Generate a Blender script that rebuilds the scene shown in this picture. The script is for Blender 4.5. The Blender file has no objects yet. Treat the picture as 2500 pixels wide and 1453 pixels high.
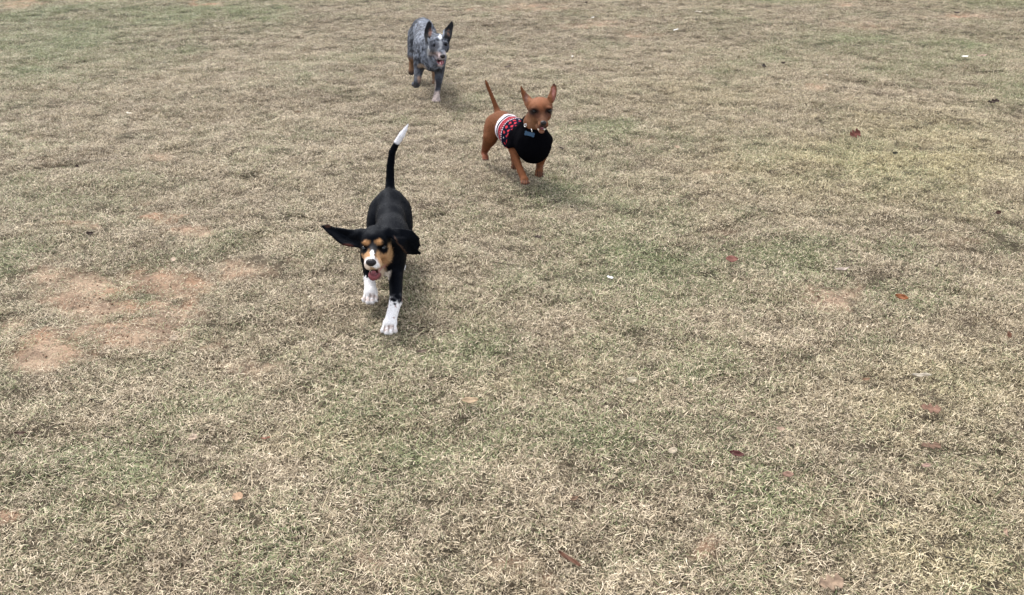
import bpy, math, random
import numpy as np
from mathutils import Vector

# ------------------------------------------------------------------ camera, light, exposure
H = 1.5                       # camera height above the lawn
PITCH = math.radians(26.0)    # looking down
F = 2200.0                    # focal length in photograph pixels (photo is 2500 wide)
sc = bpy.context.scene
col = sc.collection
cam_d = bpy.data.cameras.new("camera")
cam_d.sensor_width = 36.0
cam_d.lens = 36.0 * F / 2500.0
cam_d.clip_start = 0.05
cam_d.clip_end = 800.0
cam = bpy.data.objects.new("camera", cam_d)
cam.location = (0, 0, H)
cam.rotation_euler = (math.radians(90) - PITCH, 0, 0)
col.objects.link(cam)
sc.camera = cam

SUN_EL, SUN_AZ = 56.0, -34.0            # azimuth measured from +Y towards +X (degrees): behind the dogs, a little left
w = bpy.data.worlds.new("World"); sc.world = w; w.use_nodes = True
nt = w.node_tree; nt.nodes.clear()
sky = nt.nodes.new("ShaderNodeTexSky"); sky.sky_type = 'NISHITA'; sky.sun_disc = False
sky.sun_elevation = math.radians(SUN_EL); sky.sun_rotation = math.radians(SUN_AZ)
sky.air_density = 1.0; sky.dust_density = 1.0; sky.ozone_density = 1.0
hs = nt.nodes.new("ShaderNodeHueSaturation"); hs.inputs["Saturation"].default_value = 0.22
bg = nt.nodes.new("ShaderNodeBackground"); bg.inputs[1].default_value = 0.05
ou = nt.nodes.new("ShaderNodeOutputWorld")
nt.links.new(sky.outputs[0], hs.inputs["Color"]); nt.links.new(hs.outputs[0], bg.inputs[0])
cl = nt.nodes.new("ShaderNodeBackground"); cl.inputs[0].default_value = (.93, .95, 1.0, 1); cl.inputs[1].default_value = 0.20   # even cloud deck
ad = nt.nodes.new("ShaderNodeAddShader"); nt.links.new(bg.outputs[0], ad.inputs[0]); nt.links.new(cl.outputs[0], ad.inputs[1]); nt.links.new(ad.outputs[0], ou.inputs[0])
sd = bpy.data.lights.new("sun", 'SUN'); sd.energy = 1.5; sd.angle = math.radians(21); sd.color = (1.0, 0.96, 0.9)
so = bpy.data.objects.new("sun", sd)
el, az = math.radians(SUN_EL), math.radians(SUN_AZ)
sdir = Vector((math.sin(az) * math.cos(el), math.cos(az) * math.cos(el), math.sin(el)))
so.rotation_euler = sdir.to_track_quat('Z', 'Y').to_euler()
so.location = (0, 0, 20)
col.objects.link(so)
sc.view_settings.view_transform = 'Standard'
sc.view_settings.look = 'None'
sc.view_settings.gamma = 1.0
sc.view_settings.use_curve_mapping = False
sc.view_settings.exposure = 2.05

rng = np.random.default_rng(7)
random.seed(7)
CP, SP = math.cos(PITCH), math.sin(PITCH)

# ------------------------------------------------------------------ helpers
def P(px, py, Y):
    """world point at depth Y seen at photograph pixel (px, py)"""
    dx, dy = (px - 1250) / F, (726.5 - py) / F
    d = np.array([dx, CP + dy * SP, -SP + dy * CP])
    t = Y / d[1]
    return np.array([t * d[0], Y, H + t * d[2]])

def Q(px, Y, z):
    """world point of depth Y and height z in photograph column px"""
    return np.array([(px - 1250) / F * (Y * CP + (H - z) * SP), Y, z])

def G(px, py):
    dx, dy = (px - 1250) / F, (726.5 - py) / F
    d = np.array([dx, CP + dy * SP, -SP + dy * CP])
    t = -H / d[2]
    return np.array([t * d[0], t * d[1], 0.0])

def hash3(ix, iy, iz, seed):
    h = (ix.astype(np.int64) * 374761393 + iy.astype(np.int64) * 668265263 + iz.astype(np.int64) * 2147483647 + seed * 1274126177) & 0xFFFFFFFF
    h = ((h ^ (h >> 13)) * 1274126177) & 0xFFFFFFFF
    h = ((h ^ (h >> 16)) * 2246822519) & 0xFFFFFFFF
    h = h ^ (h >> 15)
    return (h & 0xFFFFFF).astype(np.float64) / 0xFFFFFF

def vnoise(p, scale, seed=0):
    """value noise in 0..1; p is (n,3) or (n,2)"""
    p = np.asarray(p, float) * scale
    if p.shape[1] == 2:
        p = np.concatenate([p, np.zeros((len(p), 1))], 1)
    i = np.floor(p).astype(np.int64); f = p - i; f = f * f * (3 - 2 * f)
    r = 0
    for a in (0, 1):
        for b in (0, 1):
            for c in (0, 1):
                wt = (f[:, 0] if a else 1 - f[:, 0]) * (f[:, 1] if b else 1 - f[:, 1]) * (f[:, 2] if c else 1 - f[:, 2])
                r = r + wt * hash3(i[:, 0] + a, i[:, 1] + b, i[:, 2] + c, seed)
    return r

ROT2 = np.array([[.8, .6], [-.6, .8]])
ROT3 = np.array([[.36, .48, -.8], [-.8, .6, 0], [.48, .64, .6]])
def fbm(p, scale, octs=4, seed=0, gain=0.5):
    a, s, t, r = 1.0, scale, 0.0, 0
    p = np.asarray(p, float)
    R = ROT3 if p.shape[1] == 3 else ROT2
    for k in range(octs):
        p = p @ R
        r = r + a * vnoise(p, s, seed + 17 * k); t += a; a *= gain; s *= 2.03
    return r / t

def sstep(a, b, x):
    t = np.clip((x - a) / (b - a), 0, 1)
    return t * t * (3 - 2 * t)

def lerp(a, b, t):
    return a + (b - a) * t

def tag(o, label=None, cat=None, group=None, kind=None):
    if label: o['label'] = label
    if cat: o['category'] = cat
    if group: o['group'] = group
    if kind: o['kind'] = kind
    return o

def mesh_obj(name, V, Fc, mat, parent=None, smooth=True, origin=None, attrs=None):
    V = np.asarray(V, np.float32)
    if origin is not None:
        V = V - np.asarray(origin, np.float32)
    me = bpy.data.meshes.new(name)
    Fc = np.asarray(Fc, np.int32)
    n, k = Fc.shape
    me.vertices.add(len(V)); me.vertices.foreach_set("co", V.ravel())
    me.loops.add(n * k); me.loops.foreach_set("vertex_index", Fc.ravel())
    me.polygons.add(n); me.polygons.foreach_set("loop_start", np.arange(0, n * k, k, dtype=np.int32))
    me.update(calc_edges=True)
    me.polygons.foreach_set("use_smooth", np.full(n, smooth))
    for an, (typ, arr) in (attrs or {}).items():
        at = me.attributes.new(an, typ, 'POINT')
        if typ == 'FLOAT': at.data.foreach_set("value", np.asarray(arr, np.float32).ravel())
        elif typ == 'INT': at.data.foreach_set("value", np.asarray(arr, np.int32).ravel())
        elif typ == 'FLOAT_VECTOR': at.data.foreach_set("vector", np.asarray(arr, np.float32).ravel())
        elif typ == 'FLOAT_COLOR':
            c4 = np.concatenate([arr, np.ones((len(arr), 1))], 1)
            at.data.foreach_set("color", np.asarray(c4, np.float32).ravel())
    me.validate()
    if mat: me.materials.append(mat)
    o = bpy.data.objects.new(name, me); col.objects.link(o)
    if parent: o.parent = parent
    return o

def empty(name, loc):
    o = bpy.data.objects.new(name, None); o.location = loc; o.empty_display_size = 0.1
    col.objects.link(o); return o

# ------------------------------------------------------------------ materials
def new_mat(name):
    m = bpy.data.materials.new(name); m.use_nodes = True
    n = m.node_tree.nodes; b = n["Principled BSDF"]
    return m, n, m.node_tree.links, b

def coat_mat(name, rough=0.55, spec=0.35, nscale=220, amt=0.35, sheen=0.0, bump=0.25):
    """albedo from the painted coat attribute, with fine streaky grain"""
    m, n, l, b = new_mat(name)
    a = n.new("ShaderNodeAttribute"); a.attribute_name = "coat"
    tc = n.new("ShaderNodeTexCoord")
    no = n.new("ShaderNodeTexNoise"); no.inputs["Scale"].default_value = nscale; no.inputs["Detail"].default_value = 3
    l.new(tc.outputs["Object"], no.inputs["Vector"])
    mr = n.new("ShaderNodeMapRange"); mr.inputs["From Min"].default_value = 0.3; mr.inputs["From Max"].default_value = 0.7
    mr.inputs["To Min"].default_value = 1 - amt; mr.inputs["To Max"].default_value = 1 + amt
    l.new(no.outputs["Fac"], mr.inputs["Value"])
    mx = n.new("ShaderNodeVectorMath"); mx.operation = 'SCALE'
    l.new(a.outputs["Color"], mx.inputs[0]); l.new(mr.outputs[0], mx.inputs["Scale"])
    l.new(mx.outputs[0], b.inputs["Base Color"])
    b.inputs["Roughness"].default_value = rough
    b.inputs["Specular IOR Level"].default_value = spec
    if sheen:
        b.inputs["Sheen Weight"].default_value = sheen; b.inputs["Sheen Roughness"].default_value = 0.4
    bp = n.new("ShaderNodeBump"); bp.inputs["Strength"].default_value = bump; bp.inputs["Distance"].default_value = 0.004
    l.new(no.outputs["Fac"], bp.inputs["Height"]); l.new(bp.outputs[0], b.inputs["Normal"])
    return m

def plain_mat(name, c, rough=0.5, spec=0.5, metal=0.0, var=0.15, nscale=60, bump=0.1):
    m, n, l, b = new_mat(name)
    tc = n.new("ShaderNodeTexCoord")
    no = n.new("ShaderNodeTexNoise"); no.inputs["Scale"].default_value = nscale; no.inputs["Detail"].default_value = 4
    l.new(tc.outputs["Object"], no.inputs["Vector"])
    cr = n.new("ShaderNodeValToRGB")
    cr.color_ramp.elements[0].position = 0.3; cr.color_ramp.elements[1].position = 0.7
    cr.color_ramp.elements[0].color = (*[x * (1 - var) for x in c], 1)
    cr.color_ramp.elements[1].color = (*[min(1, x * (1 + var)) for x in c], 1)
    l.new(no.outputs["Fac"], cr.inputs[0]); l.new(cr.outputs[0], b.inputs["Base Color"])
    b.inputs["Roughness"].default_value = rough; b.inputs["Specular IOR Level"].default_value = spec
    b.inputs["Metallic"].default_value = metal
    if bump:
        bp = n.new("ShaderNodeBump"); bp.inputs["Strength"].default_value = bump; bp.inputs["Distance"].default_value = 0.003
        l.new(no.outputs["Fac"], bp.inputs["Height"]); l.new(bp.outputs[0], b.inputs["Normal"])
    return m

# ------------------------------------------------------------------ the lawn
# ellipses on the ground: (column, row, half width, half height) in the photograph, strength
SOIL = [(200, 700, 120, 42, 1.0), (300, 735, 130, 30, .55), (370, 668, 75, 28, .75), (480, 682, 80, 28, 1.0), (420, 760, 120, 40, .6),
        (330, 810, 140, 40, .6), (135, 860, 75, 26, .85), (45, 785, 45, 18, .7), (180, 815, 70, 22, .6), (440, 800, 60, 45, .6), (560, 858, 40, 10, .7),
        (455, 562, 75, 14, .85), (205, 556, 26, 8, .9), (350, 388, 45, 12, .6), (400, 520, 60, 22, .45), (640, 660, 60, 18, .35),
        (2020, 715, 75, 36, .75), (1960, 690, 50, 20, .5), (1575, 355, 45, 12, .5), (1780, 560, 50, 14, .3), (40, 12, 60, 12, .7), (505, 8, 28, 6, .8),
        (1270, 1425, 60, 35, .50), (1635, 1310, 55, 25, .48), (1190, 1380, 60, 30, .45), (10, 1325, 35, 30, .7), (900, 1330, 40, 18, .5),
        (2285, 1112, 60, 24, .35), (2060, 6, 60, 10, .45), (2110, 60, 70, 12, .5), (2370, 40, 90, 10, .4), (1750, 410, 40, 8, .4),
        (1440, 60, 120, 10, .4), (1990, 215, 40, 10, .5), (2090, 252, 60, 10, .4), (640, 900, 50, 14, .4), (100, 330, 70, 14, .25), (700, 330, 90, 12, .3),
        (1300, 20, 180, 14, .35), (1560, 85, 60, 10, .4), (780, 640, 40, 12, .3), (1830, 700, 50, 18, .3), (2330, 590, 70, 16, .35), (1940, 1260, 60, 18, .3)]
GREEN = [(120, 90, 260, 80, .75), (380, 40, 230, 40, .7), (560, 20, 160, 26, .65), (60, 170, 200, 50, .55), (330, 130, 150, 40, .45), (620, 55, 120, 30, .4),
         (220, 190, 120, 25, .35), (2050, 110, 200, 40, .4), (2330, 120, 170, 40, .45), (2200, 165, 120, 24, .5), (2460, 230, 80, 30, .5), (2430, 10, 110, 14, .8),
         (1900, 3, 120, 8, .7), (1500, 320, 140, 24, .35), (1470, 480, 120, 30, .35), (1650, 650, 180, 60, .3), (1890, 640, 120, 50, .45), (1960, 600, 60, 20, .4),
         (320, 688, 60, 14, .9), (360, 720, 40, 14, .5), (30, 650, 50, 20, .7), (590, 600, 70, 26, .5), (430, 630, 120, 22, .35), (250, 480, 110, 30, .3), (310, 440, 90, 18, .45),
         (1010, 860, 140, 50, .4), (1150, 900, 90, 30, .3), (960, 980, 120, 40, .35), (1050, 1110, 90, 50, .3), (600, 1340, 120, 60, .45), (560, 1400, 90, 40, .4),
         (1450, 1120, 80, 40, .4), (1840, 1240, 200, 90, .35), (2230, 730, 100, 40, .4), (2170, 610, 60, 20, .45), (1480, 1400, 50, 40, .45), (2150, 860, 120, 40, .25),
         (1730, 920, 120, 40, .35), (1250, 1110, 60, 25, .35), (180, 1180, 120, 50, .25), (80, 1080, 60, 30, .3), (1950, 1320, 140, 60, .3), (2420, 1160, 90, 60, .3),
         (1750, 60, 100, 30, .25), (1300, 470, 110, 40, .3), (2050, 1150, 50, 30, .35), (700, 180, 120, 20, .2), (870, 150, 80, 20, .2)]
YEL = [(2150, 420, 380, 90, .8), (2250, 330, 260, 60, .5), (1850, 390, 220, 60, .4), (2350, 980, 220, 120, .4), (1300, 940, 140, 40, .4), (2300, 1350, 220, 120, .4), (900, 1060, 200, 60, .2),
       (1700, 250, 180, 60, .3), (1520, 30, 160, 20, .1)]
BROWN = [(1250, 80, 380, 80, .5), (800, 240, 300, 60, .35), (1000, 300, 260, 60, .3), (620, 170, 160, 40, .3), (300, 760, 420, 110, .5), (700, 700, 160, 60, .4), (1450, 90, 160, 20, .4),
         (2100, 50, 260, 30, .4), (300, 1130, 330, 70, .4), (150, 400, 160, 40, .2), (2150, 690, 160, 50, .3), (1350, 1290, 260, 90, .35), (1700, 1050, 140, 60, .3), (2380, 560, 140, 50, .35)]

def field(lst, pix):
    r = np.zeros(len(pix))
    for (cx, cy, rx, ry, s) in lst:
        d = ((pix[:, 0] - cx) / rx) ** 2 + ((pix[:, 1] - cy) / ry) ** 2
        m = d < 7
        r[m] = np.maximum(r[m], s * np.exp(-0.9 * d[m]))
    return r

def to_pix(x, y):
    dpt = y * CP + H * SP
    up = y * SP - H * CP
    dpt = np.maximum(dpt, 0.2)
    return np.stack([1250 + F * x / dpt, 726.5 - F * up / dpt], 1)

def warp(xy):
    a = fbm(xy, 3.0, 3, 91) - .5; b = fbm(xy, 3.0, 3, 92) - .5
    return xy + np.stack([a, b], 1) * 0.35

def relief(xy):
    """height of the soil: gentle hummocks, small clods"""
    return (fbm(xy, 1.3, 3, 5) - .5) * 0.05 + (fbm(warp(xy), 7.5, 3, 6) - .5) * 0.034 + (fbm(xy, 19.0, 2, 8) - .5) * .018

def maps(xy):
    """soil, green, yellow, brown amounts at ground points"""
    wv = warp(xy); pix = to_pix(wv[:, 0], wv[:, 1])
    n1 = fbm(xy, 6.0, 4, 21); n2 = fbm(xy, 18.0, 3, 22)
    soil = field(SOIL, pix) * np.where((pix[:, 0] < 760) & (pix[:, 1] > 520), 1.45, .85)
    soil = soil * (0.35 + 1.2 * n1) + 0.10 * (sstep(.60, .75, fbm(xy, 2.6, 4, 33)))
    soil = soil * (0.10 + 1.0 * n2 + .75 * fbm(xy, 45, 2, 23))
    g = field(GREEN, pix)
    gn = fbm(xy * np.array([1, 1.0]), 2.1, 4, 44, .62)
    g = np.clip(g * (0.45 + gn) * 1.0 + 0.26 * sstep(.50, .72, gn) + 0.18 * sstep(.45, .7, fbm(xy, 9, 3, 45)) + 0.14, 0, 1)
    yv = field(YEL, pix) * (0.6 + .8 * fbm(xy, 1.7, 3, 55)) + .12 * fbm(xy, 1.1, 3, 56)
    bv = .55 * field(BROWN, pix) * (0.6 + .8 * fbm(xy, 2.2, 3, 66)) + .25 * sstep(.52, .7, fbm(xy, 3.3, 4, 67))
    clump = sstep(.42, .60, fbm(xy, 11.0, 3, 24, .6))
    soil = soil * (1.18 - .50 * clump)
    return np.clip(soil, 0, 1), np.clip(g, 0, 1), np.clip(yv, 0, 1), np.clip(bv, 0, 1)

# ground sheet: rows get farther apart with distance, reaches the horizon
ys = np.concatenate([np.linspace(-60, 0.0, 8)[:-1], np.geomspace(1.0, 18.0, 520) - 1.0 + 0.0, np.geomspace(17.2, 420, 26)])
ys = np.unique(np.round(ys, 5))
us = np.concatenate([-np.geomspace(1.0, 30, 14)[::-1] * 1.0, np.linspace(-1, 1, 520)[1:-1], np.geomspace(1.0, 30, 14)])
us = us * 0.98
NX, NY = len(us), len(ys)
wid = np.where(ys < 0, 2.5, 2.5 + np.minimum(ys, 30) * 0.62 + np.maximum(ys - 30, 0) * .6)
X = us[None, :] * wid[:, None]; Yg = np.repeat(ys[:, None], NX, 1)
xy = np.stack([X.ravel(), Yg.ravel()], 1)
near = (np.abs(xy[:, 0]) < 14) & (xy[:, 1] > -2) & (xy[:, 1] < 20)
z = relief(xy) * np.where(near, 1, 0.6)
soil, gg, yy_, bb = maps(xy)
z = z + soil * (fbm(xy, 22, 3, 71) - .5) * 0.045
idx = np.arange(NX * NY).reshape(NY, NX)
quads = np.stack([idx[:-1, :-1].ravel(), idx[:-1, 1:].ravel(), idx[1:, 1:].ravel(), idx[1:, :-1].ravel()], 1)
bare = sstep(.10, .42, soil)[:, None]
thatch = np.array([.074, .057, .040]); thg = np.array([.048, .052, .030]); thb = np.array([.080, .057, .042])
gc = lerp(thatch, thg, np.clip(gg, 0, 1)[:, None] * .8); gc = lerp(gc, thb, bb[:, None] * .6)
so_n = fbm(xy, 5, 3, 81)[:, None]
soilc = lerp(np.array([.270, .170, .112]), np.array([.310, .225, .160]), sstep(.35, .65, so_n))
soilc = lerp(soilc, np.array([.135, .090, .066]), .60 * sstep(.5, .7, fbm(xy, 14, 3, 82))[:, None])
far = sstep(13, 17, xy[:, 1])[:, None]
gc = lerp(gc, np.array([.215, .185, .125]), far)
gc = lerp(gc, soilc, bare)
gm, n, l, b = new_mat("ground_soil_and_thatch")
a = n.new("ShaderNodeAttribute"); a.attribute_name = "tone"
tc = n.new("ShaderNodeTexCoord")
no = n.new("ShaderNodeTexNoise"); no.inputs["Scale"].default_value = 90; no.inputs["Detail"].default_value = 6; no.inputs["Roughness"].default_value = .7
l.new(tc.outputs["Object"], no.inputs["Vector"])
mr = n.new("ShaderNodeMapRange"); mr.inputs["From Min"].default_value = .3; mr.inputs["From Max"].default_value = .7
mr.inputs["To Min"].default_value = .55; mr.inputs["To Max"].default_value = 1.3
l.new(no.outputs["Fac"], mr.inputs["Value"])
mx = n.new("ShaderNodeVectorMath"); mx.operation = 'SCALE'
l.new(a.outputs["Color"], mx.inputs[0]); l.new(mr.outputs[0], mx.inputs["Scale"]); l.new(mx.outputs[0], b.inputs["Base Color"])
b.inputs["Roughness"].default_value = .95; b.inputs["Specular IOR Level"].default_value = .15
bp = n.new("ShaderNodeBump"); bp.inputs["Strength"].default_value = .8; bp.inputs["Distance"].default_value = .012
l.new(no.outputs["Fac"], bp.inputs["Height"]); l.new(bp.outputs[0], b.inputs["Normal"])
ground = mesh_obj("ground", np.stack([xy[:, 0], xy[:, 1], z], 1), quads, gm, attrs={"tone": ('FLOAT_COLOR', gc)})
tag(ground, "trampled lawn soil with orange bare patches under short dry grass", kind='structure')

# blade tufts ---------------------------------------------------------------
def tuft(name, seed, nb, R, lmin, lmax, emin, emax, wd=0.0016):
    r = np.random.default_rng(seed)
    V, Fs, t1, t2, k0 = [], [], [], [], 0
    for i in range(nb):
        rad = R * math.sqrt(r.random()); th = r.random() * 6.283
        p = np.array([rad * math.cos(th), rad * math.sin(th), 0.0])
        az_ = r.random() * 6.283; e = math.radians(r.uniform(emin, emax)); L = r.uniform(lmin, lmax)
        w0 = wd * r.uniform(.6, 1.35); bend = r.uniform(-.7, .3); turn = r.uniform(-.45, .45)
        p[2] = r.uniform(-.002, .010)
        tone = r.random(); gr = r.random()
        segs = 3
        rows = []
        for s in range(segs + 1):
            sd_ = np.array([-math.sin(az_), math.cos(az_), 0.35 * (r.random() - .5)])
            ww = w0 * (1 - (s / segs) ** 2 * .85)
            rows.append((p - sd_ * ww / 2, p + sd_ * ww / 2))
            p = p + np.array([math.cos(az_) * math.cos(e), math.sin(az_) * math.cos(e), math.sin(e)]) * L / segs
            p[2] = max(p[2], -.001)
            e += bend / segs; az_ += turn / segs * 1.3
        for (q0, q1) in rows: V += [q0, q1]; t1 += [tone] * 2; t2 += [gr] * 2
        for s in range(segs): Fs.append((k0 + 2 * s, k0 + 2 * s + 1, k0 + 2 * s + 3, k0 + 2 * s + 2))
        k0 += 2 * (segs + 1)
    o = mesh_obj(name, V, Fs, None, smooth=False, attrs={"tone": ('FLOAT', t1), "greenness": ('FLOAT', t2)})
    col.objects.unlink(o)
    return o

bm_, n, l, b = new_mat("dry_grass_blade")
def attr(name, typ):
    a = n.new("ShaderNodeAttribute"); a.attribute_name = name; a.attribute_type = typ; return a
def ramp(stops):
    r = n.new("ShaderNodeValToRGB"); e = r.color_ramp.elements
    e[0].position, e[0].color = stops[0][0], (*stops[0][1], 1)
    e[1].position, e[1].color = stops[-1][0], (*stops[-1][1], 1)
    for p_, c_ in stops[1:-1]:
        q = e.new(p_); q.color = (*c_, 1)
    return r
def mixc(f, c1, c2):
    m = n.new("ShaderNodeMix"); m.data_type = 'RGBA'
    l.new(f, m.inputs["Factor"]); l.new(c1, m.inputs[6]); l.new(c2, m.inputs[7]); return m.outputs[2]
def mth(op, a_, b_=None, clamp=False):
    m = n.new("ShaderNodeMath"); m.operation = op; m.use_clamp = clamp
    for i_, v in enumerate((a_, b_)):
        if v is None: continue
        if isinstance(v, (int, float)): m.inputs[i_].default_value = v
        else: l.new(v, m.inputs[i_])
    return m.outputs[0]
tone = attr("tone", 'GEOMETRY'); grn = attr("greenness", 'GEOMETRY'); ins = attr("patch", 'INSTANCER')
sep = n.new("ShaderNodeSeparateXYZ"); l.new(ins.outputs["Vector"], sep.inputs[0])
straw = ramp([(0, (.045, .033, .022)), (.3, (.20, .156, .104)), (.65, (.460, .372, .262)), (1, (.72, .62, .475))])
yellow = ramp([(0, (.075, .062, .028)), (.3, (.27, .230, .112)), (.65, (.51, .44, .240)), (1, (.72, .64, .41))])
green = ramp([(0, (.045, .056, .024)), (.4, (.125, .152, .062)), (.75, (.235, .262, .125)), (1, (.42, .44, .26))])
brown = ramp([(0, (.055, .038, .029)), (.4, (.200, .148, .106)), (.8, (.41, .325, .240)), (1, (.68, .57, .44))])
for r_ in (straw, yellow, green, brown): l.new(tone.outputs["Fac"], r_.inputs[0])
c_ = mixc(sep.outputs[1], straw.outputs[0], yellow.outputs[0])
c_ = mixc(sep.outputs[2], c_, brown.outputs[0])
gf = mth('MULTIPLY', mth('SUBTRACT', sep.outputs[0], grn.outputs["Fac"]), 5.0, True)
c_ = mixc(gf, c_, green.outputs[0])
l.new(c_, b.inputs["Base Color"])
b.inputs["Roughness"].default_value = .6; b.inputs["Specular IOR Level"].default_value = .25
tr = n.new("ShaderNodeBsdfTranslucent"); l.new(c_, tr.inputs[0])
ms = n.new("ShaderNodeMixShader"); ms.inputs[0].default_value = .08
out = n["Material Output"]
l.new(b.outputs[0], ms.inputs[1]); l.new(tr.outputs[0], ms.inputs[2]); l.new(ms.outputs[0], out.inputs[0])

tcol = bpy.data.collections.new("grass_tufts")
NT = 14
for k in range(NT):
    if k < 8:    o = tuft("tuft_%02d" % k, 100 + k, 110, .048, .006, .018, 0, 60, .0014)
    elif k < 12: o = tuft("tuft_%02d" % k, 100 + k, 105, .050, .008, .023, 0, 26, .0015)
    elif k == 12: o = tuft("tuft_%02d" % k, 100 + k, 20, .055, .006, .024, 0, 16, .0018)
    else:        o = tuft("tuft_%02d" % k, 100 + k, 14, .045, .020, .050, 0, 26, .0018)
    o.data.materials.append(bm_); tcol.objects.link(o)

hw = lambda y: 1.3 + y * .66
def dens(ymin, ymax, d):
    # jittered grid, so that no accidental holes open in the turf
    wmax = max(hw(np.array([ymin, ymax]))); c_ = 1 / math.sqrt(d)
    gx, gy = np.meshgrid(np.arange(-wmax, wmax, c_), np.arange(ymin, ymax, c_))
    q = np.stack([gx.ravel(), gy.ravel()], 1) + rng.uniform(-.8, .8, (gx.size, 2)) * c_
    return q[np.abs(q[:, 0]) < hw(q[:, 1])]
litter_ = dens(.4, 9, 260)
pts = np.concatenate([litter_, dens(.4, 3.2, 1050), dens(3.2, 8, 800), dens(8, 13.5, 520), dens(13.5, 19, 220)])
s_, g_, y_, b_ = maps(pts)
nmain = len(pts)
keep = rng.random(len(pts)) > sstep(.18, .66, s_) * .95
keep[:len(litter_)] = False; strewn = (~keep) & ((rng.random(len(pts)) < .62) | (np.arange(len(pts)) < len(litter_))); keep |= strewn
thin = fbm(pts, 9, 3, 123); keep &= strewn | (rng.random(len(pts)) < (.80 + .3 * sstep(.25, .50, thin)))
pts, s_, g_, y_, b_, strewn = pts[keep], s_[keep], g_[keep], y_[keep], b_[keep], strewn[keep]
npt = len(pts)
pz = relief(pts) + s_ * (fbm(pts, 22, 3, 71) - .5) * 0.045
hump = fbm(pts, 9.5, 3, 124)
scl = (.42 + 1.08 * hump) * rng.uniform(.75, 1.2, npt) * (1 - .35 * s_) * (1 + .2 * g_)
scl = np.minimum(scl, 1.15); scl[strewn] *= 1.25
idxs = rng.integers(0, 12, npt)
idxs[rng.random(npt) < .03] = 13; idxs[strewn] = 12
rot = np.stack([rng.normal(0, .16, npt), rng.normal(0, .16, npt), rng.random(npt) * 6.283], 1)
jit = rng.normal(0, .07, (npt, 3))
patch = np.clip(np.stack([g_ * .9, y_, b_], 1) + jit, 0, 1)
def instanced(name, pos, rot_, scl_, pick_, patch_, coll, label, cat):
    """one object whose points each carry one small piece"""
    me = bpy.data.meshes.new(name); me.vertices.add(len(pos))
    me.vertices.foreach_set("co", pos.astype(np.float32).ravel())
    for an, typ, arr in (("rot", 'FLOAT_VECTOR', rot_), ("patch", 'FLOAT_VECTOR', patch_), ("scl", 'FLOAT', scl_), ("pick", 'INT', pick_)):
        at = me.attributes.new(an, typ, 'POINT')
        at.data.foreach_set("vector" if typ == 'FLOAT_VECTOR' else "value", np.asarray(arr, np.int32 if typ == 'INT' else np.float32).ravel())
    ob = bpy.data.objects.new(name, me); col.objects.link(ob)
    tag(ob, label, cat, kind='stuff')
    ng = bpy.data.node_groups.new(name + "_instances", 'GeometryNodeTree')
    ng.interface.new_socket("Geometry", in_out='INPUT', socket_type='NodeSocketGeometry')
    ng.interface.new_socket("Geometry", in_out='OUTPUT', socket_type='NodeSocketGeometry')
    N = ng.nodes; L_ = ng.links
    gi = N.new('NodeGroupInput'); go = N.new('NodeGroupOutput')
    ci = N.new('GeometryNodeCollectionInfo'); ci.inputs[0].default_value = coll
    ci.inputs["Separate Children"].default_value = True; ci.inputs["Reset Children"].default_value = True
    ip = N.new('GeometryNodeInstanceOnPoints'); ip.inputs["Pick Instance"].default_value = True
    def na(nm, typ):
        q = N.new('GeometryNodeInputNamedAttribute'); q.data_type = typ; q.inputs[0].default_value = nm; return q.outputs[0]
    L_.new(gi.outputs[0], ip.inputs["Points"]); L_.new(ci.outputs[0], ip.inputs["Instance"])
    L_.new(na("pick", 'INT'), ip.inputs["Instance Index"])
    er = N.new('FunctionNodeEulerToRotation'); L_.new(na("rot", 'FLOAT_VECTOR'), er.inputs[0]); L_.new(er.outputs[0], ip.inputs["Rotation"])
    L_.new(na("scl", 'FLOAT'), ip.inputs["Scale"])
    L_.new(ip.outputs[0], go.inputs[0])
    md = ob.modifiers.new("pieces", 'NODES'); md.node_group = ng
    return ob

instanced("grass", np.stack([pts[:, 0], pts[:, 1], pz], 1), rot, scl, idxs, patch, tcol, "short dry straw coloured grass with green patches covering the lawn", "grass")

# crumbs of earth lying on the bare soil
cm, n, l, b = new_mat("earth_crumb")
ins = attr("patch", 'INSTANCER')
cr_ = ramp([(0, (.13, .080, .056)), (.5, (.21, .130, .086)), (1, (.36, .27, .20))])
sep = n.new("ShaderNodeSeparateXYZ"); l.new(ins.outputs["Vector"], sep.inputs[0]); l.new(sep.outputs[0], cr_.inputs[0])
l.new(cr_.outputs[0], b.inputs["Base Color"]); b.inputs["Roughness"].default_value = .95; b.inputs["Specular IOR Level"].default_value = .1
ccol = bpy.data.collections.new("crumbs")
for k in range(5):
    r_ = np.random.default_rng(900 + k); Vc = []
    for th in (0.5, 1.25, 2.0):
        for q in range(6):
            ph = q * 1.0472 + th; rr = r_.uniform(.65, 1.15)
            Vc.append((math.sin(th) * math.cos(ph) * rr, math.sin(th) * math.sin(ph) * rr, math.cos(th) * rr * .65))
    Vc = [(0, 0, .62)] + Vc
    Fc_ = [(0, 1 + q, 1 + (q + 1) % 6, 0) for q in range(6)]
    tri = [(0, 1 + q, 1 + (q + 1) % 6) for q in range(6)]
    qd = [(1 + a_ * 6 + q, 7 + a_ * 6 + q, 7 + a_ * 6 + (q + 1) % 6, 1 + a_ * 6 + (q + 1) % 6) for a_ in (0, 1) for q in range(6)]
    mc = bpy.data.meshes.new("crumb_%d" % k); mc.from_pydata(Vc, [], tri + qd); mc.materials.append(cm)
    oc = bpy.data.objects.new("crumb_%d" % k, mc); ccol.objects.link(oc)
cp = dens(.8, 9, 2600); cs_ = maps(cp)[0]
kp = rng.random(len(cp)) < sstep(.12, .5, cs_) * (.25 + .75 * sstep(.4, .6, fbm(cp, 13, 2, 140)))
cp = cp[kp]; nc = len(cp)
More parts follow.
